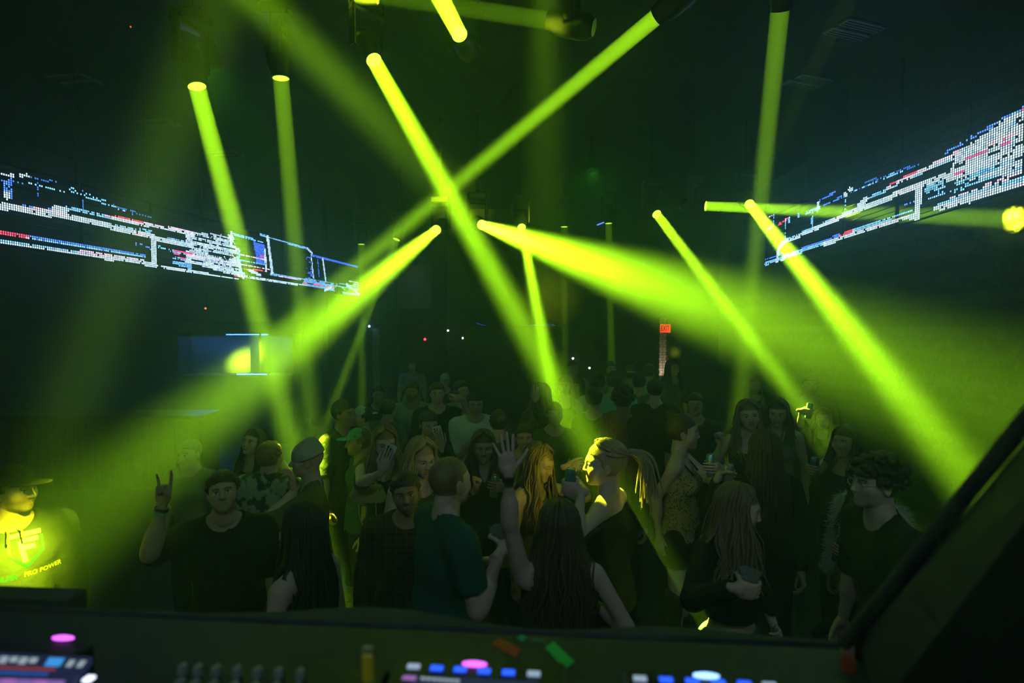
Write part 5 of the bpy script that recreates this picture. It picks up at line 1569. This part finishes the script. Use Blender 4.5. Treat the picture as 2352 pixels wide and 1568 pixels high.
# ------------------------------------------------------------------ the crowd: middle and back, smaller in the picture
def tee(c, **k): return dict(kind='tee', c=c, **k)
PALE, TEAL, DARK, OLIVE, NAVY = (.55, .58, .55), (.12, .34, .34), (.014, .015, .016), (.10, .12, .06), (.02, .025, .05)
MID = [
    ('person with thick dark hair in a patterned shirt beside a pale cap', 790, 916, 5.0, 70, 'm', 'short', 'black', 'olive', dict(kind='tee', c=(.02, .03, .03), pat='print', e=.02), None, None, {}),
    ('person wearing a white and teal cap above the patterned shirt', 830, 930, 5.7, -60, 'm', 'short', 'black', 'light', tee(TEAL), 'cap_back', (.5, .62, .6), {}),
    ('short person in a plain teal cap turned aside', 822, 980, 4.6, -65, 'm', 'short', 'brown', 'light', tee((.03, .07, .07)), 'cap', (.10, .42, .48), {}),
    ('person in a white polo shirt with short dark hair looking down', 1092, 894, 5.65, 8, 'm', 'short', 'black', 'olive', dict(kind='polo', c=(.62, .68, .66), e=.02), None, None, dict(hp=-12, R={'t': 'bent', 'x': .03, 'f': .17, 'z': .74, 'pose': 'relax'})),
    ('person in a black tee lifting a glass beside the white polo shirt', 1004, 876, 6.2, 10, 'm', 'short', 'brown', 'light', tee(DARK), None, None, dict(L=dict(at=P(1042, 912, 5.9), item=.0385, hint=(.5, 0, -1), fd=(-.75, -.6, .2), td=(.1, 0, 1)))),
    ('person in a loose pale teal shirt behind the dark haired crowd', 946, 874, 6.6, 5, 'm', 'short', 'black', 'brown', tee((.26, .36, .36), e=.025), None, None, {}),
    ('person with dark hair and white wrapped hand raised near the chin', 984, 940, 4.9, 25, 'f', 'sleek', 'black', 'olive', dict(kind='long', c=DARK), None, None, dict(hp=-10, L=dict(w=P(1014, 1030, 4.6), hint=(.5, 0, -1), fd=(-.25, -.1, 1), td=(.97, 0, .25), pose='flat'))),
    ('person with a round dark head of hair in a green grey shirt, back turned', 892, 914, 6.2, 160, 'm', 'short', 'black', 'light', tee((.08, .16, .16)), None, None, {}),
    ('person with black hair, back turned, close to the raised hand', 1146, 938, 5.0, 175, 'm', 'short', 'black', 'light', tee(DARK), None, None, {}),
    ('person rim lit from above holding up a phone to film', 1244, 878, 6.1, 185, 'f', 'long', 'darkblonde', 'fair', dict(kind='long', c=(.05, .07, .03)), None, None, dict(length=.35, R=dict(w=P(1230, 920, 5.9), hint=(.5, 0, -1), fd=(0, 0, 1), td=(-.95, .3, 0), pose='flat'))),
    ('person with blonde hair glaring bright in the beam', 1297, 860, 7.0, -10, 'f', 'long', 'blonde', 'fair', dict(kind='tank', c=DARK), None, None, dict(length=.30)),
    ('person with long black hair next to the glaring blonde hair', 1326, 866, 7.8, -35, 'f', 'long', 'black', 'olive', dict(kind='tank', c=DARK), None, None, dict(length=.45)),
    ('tall person in a pale shirt under a white bulb', 1316, 828, 8.8, 12, 'm', 'buzz', 'brown', 'tan', tee((.35, .42, .36)), None, None, {}),
    ('person with ruddy neck in a pale tee, back turned', 1374, 857, 7.35, 178, 'm', 'short', 'black', 'tan', tee((.55, .60, .45)), None, None, {}),
    ('person with dark hair in a teal green tee, back turned', 1410, 850, 6.7, 176, 'm', 'short', 'black', 'light', tee((.16, .50, .44)), None, None, {}),
    ('person with a dark bob of hair in front of the pale tee', 1364, 886, 5.9, 170, 'f', 'short', 'black', 'light', tee(DARK), None, None, {}),
    ('person with a big round head of black hair, back turned', 1430, 884, 5.4, 178, 'm', 'curly', 'black', 'brown', tee(DARK), None, None, dict(hthick=.03)),
    ('person in a pale cap and yellow green tee', 1449, 836, 7.9, 172, 'm', 'short', 'brown', 'tan', tee((.50, .58, .22)), 'cap_back', (.5, .56, .36), {}),
    ('person in a striped pale cap near the exit', 1491, 834, 8.4, 150, 'm', 'short', 'brown', 'light', tee((.10, .16, .12)), 'cap', (.46, .56, .42), {}),
    ('person in a blue grey shirt with black hair beside the yellow green tee', 1468, 856, 7.4, 165, 'm', 'short', 'black', 'light', tee((.06, .09, .12)), None, None, {}),
    ('person with dark curly hair by the lit brick pillar', 1505, 868, 6.3, 160, 'm', 'short', 'black', 'light', tee(DARK), None, None, {}),
    ('person with long black hair standing against the round light on the wall', 1546, 824, 8.6, 20, 'f', 'long', 'black', 'olive', tee(OLIVE), None, None, dict(length=.4)),
    ('person facing the booth with short fair hair in the faint upright beam', 1404, 828, 9.2, 0, 'm', 'short', 'darkblonde', 'fair', tee((.22, .30, .10)), None, None, {}),
    ('person in black with a round face in deep shade beyond the leopard top', 1597, 900, 5.7, -15, 'm', 'short', 'black', 'tan', tee(DARK), None, None, dict(mouth='smile')),
    ('person with long brown hair, back turned, above the blonde ponytail', 1408, 944, 4.3, 172, 'f', 'wavy', 'brown', 'light', dict(kind='long', c=(.02, .02, .018)), None, None, dict(length=.42, lod=0)),
    ('pale haired person standing inside the wide raking beam', 434, 1008, 4.3, -10, 'm', 'buzz', 'grey', 'fair', tee((.25, .3, .15)), None, None, {}),
    ('person in a white topped cap at the far side of the crowd', 1022, 856, 8.8, 5, 'm', 'short', 'brown', 'light', tee(NAVY), 'cap', (.45, .52, .55), {}),
    ('bar staff member lit deep blue behind the crowd', 946, 826, 11.2, 10, 'm', 'short', 'black', 'light', tee((.3, .3, .4)), None, None, {}),
    ('person dimly seen between the beams with pulled back hair', 1274, 922, 5.5, 5, 'f', 'sleek', 'darkbrown', 'olive', tee((.06, .10, .03)), None, None, dict(mouth='smile')),
    ('person with fair hair in deep shade behind the tube top', 1732, 862, 7.6, 0, 'f', 'long', 'darkblonde', 'light', tee(DARK), None, None, dict(length=.35)),
    ('tall person in deep shade beside the sloping slim beam', 1862, 856, 6.5, -20, 'm', 'short', 'black', 'olive', tee(OLIVE), None, None, {}),
    ('person with reddish hair under a lifted blue can', 1890, 932, 5.6, -25, 'f', 'long', 'red', 'light', tee((.05, .02, .015)), None, None, dict(length=.3, R=dict(at=P(1857, 942, 5.35), item=.0285, hint=(-.6, 0, -1), fd=(.75, -.6, -.1), td=(.15, 0, 1)))),
    ('person with dark hair beside the buzz cut, looking over the white polo', 1060, 872, 6.9, 40, 'm', 'short', 'darkbrown', 'light', tee((.16, .22, .2)), None, None, {}),
    ('person with black hair near the pillar behind the patterned shirt', 868, 884, 7.2, 20, 'm', 'short', 'black', 'tan', tee(NAVY), None, None, {}),
]
INFO = {}
for lab, px, yt, d, yaw, sex, hair_, hc_, sk, tp, hat_, hatc_, kw in MID:
    kw = dict(kw); lod = kw.pop('lod', 1 if d < 5.2 else 2)
    INFO[lab] = person(lab, px, yt, d, yaw, sex, hair=hair_, hc=hc_, skin=sk, top=tp, lod=lod, hat=hat_, hatc=hatc_ or (.02, .02, .02), **kw)
i_ = INFO['person in a black tee lifting a glass beside the white polo shirt']; c_, ax_c = held(i_, 1, .010)
plastic_cup('clear plastic cup lifted beside the white polo shirt', c_, ax_c, .5)
i_ = INFO['person with dark hair and white wrapped hand raised near the chin']
held_phone(i_, 1, 'white cased phone in the raised hand beside the curly blonde hair', (.75, .78, .76))
i_ = INFO['person rim lit from above holding up a phone to film']
held_phone(i_, -1, 'dark phone held up by the rim lit person', (.1, .12, .1))
i_ = INFO['person with reddish hair under a lifted blue can']; c_, ax_c = held(i_, -1, .012)
drink_can('bright blue can lifted above the reddish hair', c_, ax_c, (.12, .45, .65))

# handbag with a chain strap on the arm of the phone user
hb = P(846, 1134, 3.965)
sh_b = w_ph['root_w'] + w_ph['Rz'] @ Vector(w_ph['armj'][-1][0]) - hb        # strap runs over this shoulder
bag = empty('handbag', hb); tag(bag, 'yellow green shoulder bag with a thin hanging strap below the phone', 'handbag')
bag_m = mat('bag_leather', (.55, .58, .15), .4, bump=.1)
vs_, fs_ = surfnet([('c', (-.085, 0, -.02), (.085, 0, -.02), .042, .042, .02), ('c', (-.075, 0, .04), (.075, 0, .04), .03, .03, .04)], .008, [lambda q: np.abs(q[1]) - .022 + 0 * q[0]])
new_obj('bag_body', mesh_np('bag_body', vs_, fs_, bag_m), bag)
mb = MB(); mb.box((0, -.024, .03), (.15, .006, .05), None, .003); mb.build('flap', bag_m, bag)
for s_ in (-1, 1):
    mb = MB(); b0_ = Vector((.035 + s_ * .03, 0, .06)); f0_ = Vector((sh_b.x + .060 + s_ * .008, sh_b.y - .075, sh_b.z - .015))
    pts_ = [b0_] + [b0_.lerp(f0_, t_) for t_ in (.35, .7)] + [f0_, Vector((sh_b.x + .058 + s_ * .008, sh_b.y - .048, sh_b.z + .036)), Vector((sh_b.x + .056 + s_ * .008, sh_b.y - .008, sh_b.z + .058)), Vector((sh_b.x + .055 + s_ * .008, sh_b.y + .04, sh_b.z + .046))]
    mb.tube(pts_, .006, 6); mb.build('handle', bag_m, bag, True)
mb = MB(); mb.tube([(-.06, -.03, -.06), (-.055, -.035, -.14), (-.03, -.035, -.22), (.0, -.03, -.24)], .004, 6); mb.build('strap_end', bag_m, bag, True)
mb = MB(); mb.tube([(.06, -.03, -.05), (.06, -.03, -.16)], .004, 6); mb.build('strap_tail', bag_m, bag, True)
for l_, h_v in PEOPLE:
    if h_v > 1.9 or h_v < 1.5: print('HEIGHT', h_v, l_)

# ------------------------------------------------------------------ wash lights for the crowd, plus two added green lamps for haze glow
def par_can(label, loc, target, watts, color, size=70, blend=1.0, soft=.12):
    loc, target = Vector(loc), Vector(target)
    root = empty('wash_light', (loc.x, loc.y, ZC)); tag(root, label, 'stage light', 'wash lights on the ceiling')
    q = (target - loc).to_track_quat('-Z', 'Y'); T = Matrix.Translation((0, 0, loc.z - ZC)) @ q.to_matrix().to_4x4()
    mb = MB(); mb.lathe([(0, .24), (.06, .24), (.085, .20), (.10, .02), (.10, -.04), (.09, -.04), (.09, .03), (0, .03)], T, 20, caps=False); mb.build('can_body', BLACK_METAL, root, True)
    mb = MB(); mb.tube([(0, 0, loc.z - ZC + .05), (0, 0, 0)], .014, 8); mb.build('hanging_pipe', BLACK_METAL, root)
    lo = lamp('wash_lamp', 'SPOT', (T @ Vector((0, 0, 0))), watts, color, root, spot_size=math.radians(size), spot_blend=blend, shadow_soft_size=soft)
    lo.rotation_euler = q.to_euler()
    return root
par_can('dim cool white wash light above the booth', (-.6, -1.2, 4.5), (-.4, 3.4, 1.2), 95, (.45, .66, .85), 85)
par_can('dim cool white wash light above the booth on the damask side', (2.2, -1.0, 4.5), (1.2, 3.6, 1.2), 75, (.45, .66, .85), 80)
par_can('added dim green lamp for haze glow over the middle of the floor', (-2.9, 5.6, 4.9), (-2.0, 6.2, 1.0), 16, (.10, 1.0, .04), 150)  # added lamp, stands in for beam light scattered through the haze
par_can('added dim green lamp for haze glow over the far crowd', (1.2, 8.6, 4.7), (1.4, 7.4, 1.0), 14, (.16, 1.0, .05), 150)  # also added, lifts the green glow of the haze farther back
par_can('dim blue wash light over the bar corner', (-2.6, 11.6, 4.5), (-2.6, 13.2, 1.4), 45, (.04, .16, 1.0), 110)

# ------------------------------------------------------------------ DJ booth
ZL, ZG = 1.74, 1.82
L0, R0 = G(-150, 1393, ZL), G(1965, 1487, ZL)
bu = (R0 - L0); blen = bu.length; bu = bu / blen
bv = Vector((0, 0, 1)).cross(bu).normalized()       # away from the camera
booth = empty('dj_booth', (L0.x, L0.y, .80)); tag(booth, 'black DJ booth desk with a padded front lip and side panel', 'dj booth')
def BW(p): return Vector(p) - Vector((L0.x, L0.y, .80))
desk_m = mat('booth_desk', (.030, .034, .030), .55, noise=.2, nscale=12, bump=.08)
lip_m = mat('booth_lip', (.045, .055, .045), .8, noise=.3, nscale=9, bump=.3, bscale=40)
RB = Matrix.Identity(3); RB.col[0] = bu; RB.col[1] = bv; RB.col[2] = Vector((0, 0, 1))
def bbox(name, u0, u1, v0, v1, z0, z1, m, parent=booth, bev=.003):
    c = L0 + bu * ((u0 + u1) / 2) + bv * ((v0 + v1) / 2); c.z = (z0 + z1) / 2
    mb = MB(); mb.box(BW(c) if parent is booth else c, (u1 - u0, v1 - v0, z1 - z0), RB, bev); return mb.build(name, m, parent)
bbox('desk_top', 0, blen, -.62, -.006, ZL - .035, ZL, desk_m)
bbox('front_panel', 0, blen, .002, .010, .80, ZL - .02, BLACK)
bbox('desk_leg', .02, .07, -.58, -.53, .80, ZL - .035, BLACK_METAL); bbox('desk_leg', blen - .07, blen - .02, -.58, -.53, .80, ZL - .035, BLACK_METAL)
# padded lip with a wavy outer edge
vs, fs = [], []
N_ = 120
LIP_X = (-150, 240, 500, 700, 800, 880, 1000, 1100, 1190, 1285, 1380, 1480, 1560, 1680, 1800, 1965)
LIP_H = (14, 8, 10, 24, 36, 45, 40, 28, 14, 5, 10, 20, 27, 25, 16, 10)
for i in range(N_ + 1):
    t = i / N_
    wv = float(np.interp(-150 + 2115 * t, LIP_X, LIP_H)) / 550
    p = L0 + bu * (blen * t)
    for vv, zz in ((.008, ZL - .05), (.008, ZL - .004), (.012, ZL + .001), (wv * .7 + .009, ZL + .001), (wv + .006, ZL - .002), (wv + .008, ZL - .05)):
        q = p + bv * vv; vs.append(BW((q.x, q.y, zz)))
for i in range(N_):
    for k in range(5): fs.append((i * 6 + k, (i + 1) * 6 + k, (i + 1) * 6 + k + 1, i * 6 + k + 1))
mb = MB(); mb.add(vs, fs); mb.build('padded_lip', lip_m, booth, True)
bbox('end_board', .0, .30, .03, .09, ZL - .10, ZL + .012, lip_m)
# slanted side panel with a padded rail
A3, B3, C3, D3 = P(1972, 1462, 1.13), P(2480, 868, .74), P(2480, 1035, .66), P(2010, 1640, .98)
nrm_ = (B3 - A3).cross(D3 - A3).normalized()
if nrm_.dot(Vector((0, 0, CAM_H)) - A3) < 0: nrm_ = -nrm_
pv = [A3, B3, C3, D3]; pv2 = [p - nrm_ * .03 for p in pv]
mb = MB(); mb.add([BW(p) for p in pv + pv2], [(0, 1, 2, 3), (7, 6, 5, 4), (0, 4, 5, 1), (1, 5, 6, 2), (2, 6, 7, 3), (3, 7, 4, 0)])
mb.build('slanted_side_panel', mat('booth_side', (.03, .045, .045), .6, noise=.2, nscale=10), booth)
sb = [C3, D3, Vector((D3.x, D3.y, .80)), Vector((C3.x, C3.y, .80))]
mb = MB(); mb.add([BW(p) for p in sb] + [BW(p + Vector((.03, .02, 0))) for p in sb], [(0, 1, 2, 3), (7, 6, 5, 4), (0, 4, 5, 1), (1, 5, 6, 2), (2, 6, 7, 3), (3, 7, 4, 0)])
mb.build('side_board', BLACK, booth)
a_, b_ = P(1940, 1478, 1.15), P(2460, 838, .76)
mb = MB(); mb.tube([BW(a_), BW((a_ + b_) / 2), BW(b_)], .013, 14); mb.build('padded_rail', mat('rail_pad', (.06, .07, .05), .7, bump=.2), booth, True)
for k in (.15, .6):
    q = a_.lerp(b_, k) - Vector((0, -.02, .02)); mb = MB(); mb.tube([BW(q), BW((q.x, q.y, .80))], .012, 8); mb.build('rail_post', BLACK_METAL, booth)

# tape strips stuck on the desk
def tape(label, px, color, name='tape_strip'):
    pts = [G(x, y, ZL + .0012) for x, y in px]
    c = sum(pts, Vector()) / 4
    o = empty(name, c); tag(o, label, 'tape')
    t = [p - c for p in pts]; b = [p - c - Vector((0, 0, .0010)) for p in pts]
    mb = MB(); mb.add(t + b, [(0, 1, 2, 3), (7, 6, 5, 4), (0, 4, 5, 1), (1, 5, 6, 2), (2, 6, 7, 3), (3, 7, 4, 0)])
    mb.build('strip', mat('tape_paint', color, .5), o)
tape('short red tape strip stuck at a slant beside the green one', [(1128, 1479), (1184, 1508), (1197, 1490), (1147, 1464)], (.55, .06, .02))
tape('bright green tape strip stuck at a slant on the desk', [(1252, 1486), (1297, 1535), (1319, 1518), (1272, 1473)], (.03, .75, .10))
tape('small teal tape scrap by the padded lip', [(1187, 1463), (1200, 1472), (1212, 1463), (1198, 1456)], (.03, .45, .25))
tape('thin teal tape sliver by the padded lip', [(1219, 1470), (1249, 1472), (1249, 1467), (1219, 1465)], (.02, .22, .14))
tape('dark red tape patch at the foot of the slanted panel', [(1932, 1541), (1966, 1546), (1968, 1484), (1930, 1482)], (.30, .02, .015))

# players and mixer
gear_m = mat('player_black', (.014, .014, .016), .4)
def uvz(p): d_ = p - L0; return d_.dot(bu), d_.dot(bv)
def gear(name, label, cat, px0, px1, back, depth, zt=ZG, group=None):
    ua, va = uvz(G(px0, back, zt)); ub, vb = uvz(G(px1, back, zt))
    vback = min((va + vb) / 2, -.02)
    c = L0 + bu * ((ua + ub) / 2) + bv * (vback - depth / 2)
    root = empty(name, (c.x, c.y, ZL)); tag(root, label, cat, group)
    mb = MB(); mb.box((0, 0, (zt - ZL) / 2 + .004), (ub - ua, depth, zt - ZL - .008), RB, .006); mb.build('case', gear_m, root)
    for sx in (-1, 1):
        for sy in (-1, 1):
            q = bu * sx * ((ub - ua) / 2 - .03) + bv * sy * (depth / 2 - .03)
            mb = MB(); mb.lathe([(.012, 0), (.014, .006)], Matrix.Translation((q.x, q.y, 0)), 10); mb.build('foot', BLACK_PLASTIC, root)
    return root
def on(root, px, py, size, m, name, zt=ZG, h=.005, lift=0.0, parent=None):
    p = G(px, py, zt) - root.location
    mb = MB(); mb.box((p.x, p.y, zt - ZL + h / 2 + lift), (size[0], size[1], h), RB, .001); return mb.build(name, m, parent or root)
BLUE_B, WHITE_B = emis('button_blue', (.02, .10, 1.0), 1.6), emis('button_white', (.55, .75, 1.0), .55)
VIOLET, BLUEW = emis('led_violet', (.75, .12, 1.0), 2.2), emis('led_bluewhite', (.25, .5, 1.0), 3.0)
PINK, NAVYS, REDS, PALES = emis('screen_pink', (.55, .22, .75), .6), emis('screen_navy', (.02, .03, .10), .5), emis('screen_red', (.8, .12, .12), .3), emis('screen_pale', (.6, .75, .85), .5)
def status_led(root, px, py, m, w=.042):
    p = G(px, py, ZG) - root.location
    mb = MB(); mb.lathe([(1, -.3), (1, .3), (.6, .8), (0, 1)], Matrix.Translation((p.x, p.y, ZG - ZL + .002)) @ RB.to_4x4() @ Matrix.Diagonal((w / 2, .007, .004, 1)), 18)
    mb.build('status_light', m, root, True)
pl_ = gear('media_player', 'media player with a lit track list screen and violet status light', 'dj player', -260, 238, 1462, .36, group='media players on the booth')
status_led(pl_, 145, 1467, VIOLET)
# slanted screen
sc_px = [(-240, 1486), (213, 1508), (150, 1590), (-270, 1580)]
def scr(u, v):
    a = Vector(sc_px[0] + (0,)).lerp(Vector(sc_px[1] + (0,)), u); b = Vector(sc_px[3] + (0,)).lerp(Vector(sc_px[2] + (0,)), u)
    q = a.lerp(b, v); return G(q.x, q.y, ZG + .012 - .006 * v) - pl_.location
def scr_rect(name, u0, u1, v0, v1, m, lift, parent):
    pts = [scr(u0, v1), scr(u1, v1), scr(u1, v0), scr(u0, v0)]
    t = [p + Vector((0, 0, lift)) for p in pts]; b = [p - Vector((0, 0, .012 if lift == 0 else .0005)) for p in pts]
    mb = MB(); mb.add(t + b, [(0, 1, 2, 3), (7, 6, 5, 4), (0, 4, 5, 1), (1, 5, 6, 2), (2, 6, 7, 3), (3, 7, 4, 0)]); return mb.build(name, m, parent)
sc_ = scr_rect('screen', 0, 1, 0, 1, NAVYS, 0.0, pl_)
for k in range(9):
    scr_rect('title_text', .30 + k * .05, .30 + k * .05 + .038, .10, .24 + .04 * (k % 2), PALES, .0008, sc_)
scr_rect('blue_button', .79, .87, .08, .30, emis('screen_blue', (.05, .35, .9), .9), .0008, sc_)
for k in (.90, .955): scr_rect('icon', k, k + .03, .12, .30, PALES, .0008, sc_)
scr_rect('red_line', .45, .86, .36, .42, REDS, .0008, sc_); scr_rect('blue_line', .45, .84, .48, .56, emis('screen_blue_dim', (.03, .12, .5), .6), .0008, sc_)
for k in range(6): scr_rect('waveform_block', .45 + k * .085, .53 + k * .085, .68, .98, [PINK, emis('screen_mauve', (.35, .2, .7), .6)][k % 2], .0008, sc_)
on(pl_, 204, 1562, (.014, .014), emis('button_bright', (.75, .85, 1.0), 2.0), 'cue_button')
mx_ = gear('dj_mixer', 'black mixer with rows of small knobs between the players', 'dj mixer', 262, 905, 1512, .34, ZG - .01)
knob_m = mat('knob_grey', (.30, .33, .28), .4)
for row in range(2):
    for k, px in enumerate((420, 455, 497, 545, 592, 640, 690)):
        p = G(px + row * -6, 1545 + k * 2 + row * 36, ZG - .01) - mx_.location
        mb = MB(); mb.lathe([(.009, 0), (.0085, .012), (.007, .016), (0, .016)], Matrix.Translation((p.x, p.y, ZG - .012 - ZL)), 12); kn = mb.build('knob', knob_m, mx_, True)
        mb = MB(); mb.box((p.x, p.y + .004, ZG - .012 - ZL + .0165), (.0015, .007, .001)); mb.build('pointer', mat('pointer_white', (.7, .7, .6), .5), kn)
for k in range(4):
    p = G(430 + k * 110, 1640, ZG - .01) - mx_.location
    mb = MB(); mb.box((p.x, p.y, ZG - .006 - ZL), (.012, .02, .012), RB, .002); mb.build('fader_cap', knob_m, mx_)
p_ = G(845, 1570, ZG - .012)
lt = empty('lighter', (p_.x, p_.y, ZG - .012)); tag(lt, 'small upright yellow lighter standing on the mixer', 'lighter')
mb = MB(); mb.box((0, 0, .026), (.019, .011, .052), RB, .004); mb.build('barrel', mat('lighter_yellow', (1.0, .78, .03), .35), lt)
mb = MB(); mb.box((0, 0, .0575), (.018, .010, .011), RB, .002); mb.build('hood', mat('lighter_cap', (.35, .42, .12), .3), lt)
for lab, x0, x1, back, leds, st, mst, gname in (
        ('media player with a violet status light and a row of blue buttons beside the lighter', 912, 1300, 1508, ((950, 1533, 0), (1003, 1537, 1), (1057, 1540, 1), (1112, 1544, 1), (1168, 1547, 1), (1226, 1550, 0)), (1090, 1527), VIOLET, 'a'),
        ('media player with a blue white status light near the slanted panel', 1430, 1830, 1540, ((1470, 1561, 0), (1530, 1564, 1), (1590, 1567, 1), (1650, 1570, 1), (1710, 1573, 1), (1768, 1576, 0)), (1622, 1554), BLUEW, 'b')):
    g_ = gear('media_player', lab, 'dj player', x0, x1, back, .36, group='media players on the booth')
    for x, y, k in leds: on(g_, x, y, (.021, .010), BLUE_B if k else WHITE_B, 'pad_button')
    status_led(g_, st[0], st[1], mst)
    if gname == 'a':
        s0 = on(g_, 1080, 1600, (.20, .075), NAVYS, 'screen', h=.006)
        on(g_, 940, 1566, (.022, .010), PINK, 'screen_icon', h=.002, lift=.006, parent=s0)
        for k in range(7): on(g_, 972 + k * 13, 1567 + k, (.008, .006), PALES, 'screen_text', h=.002, lift=.006, parent=s0)
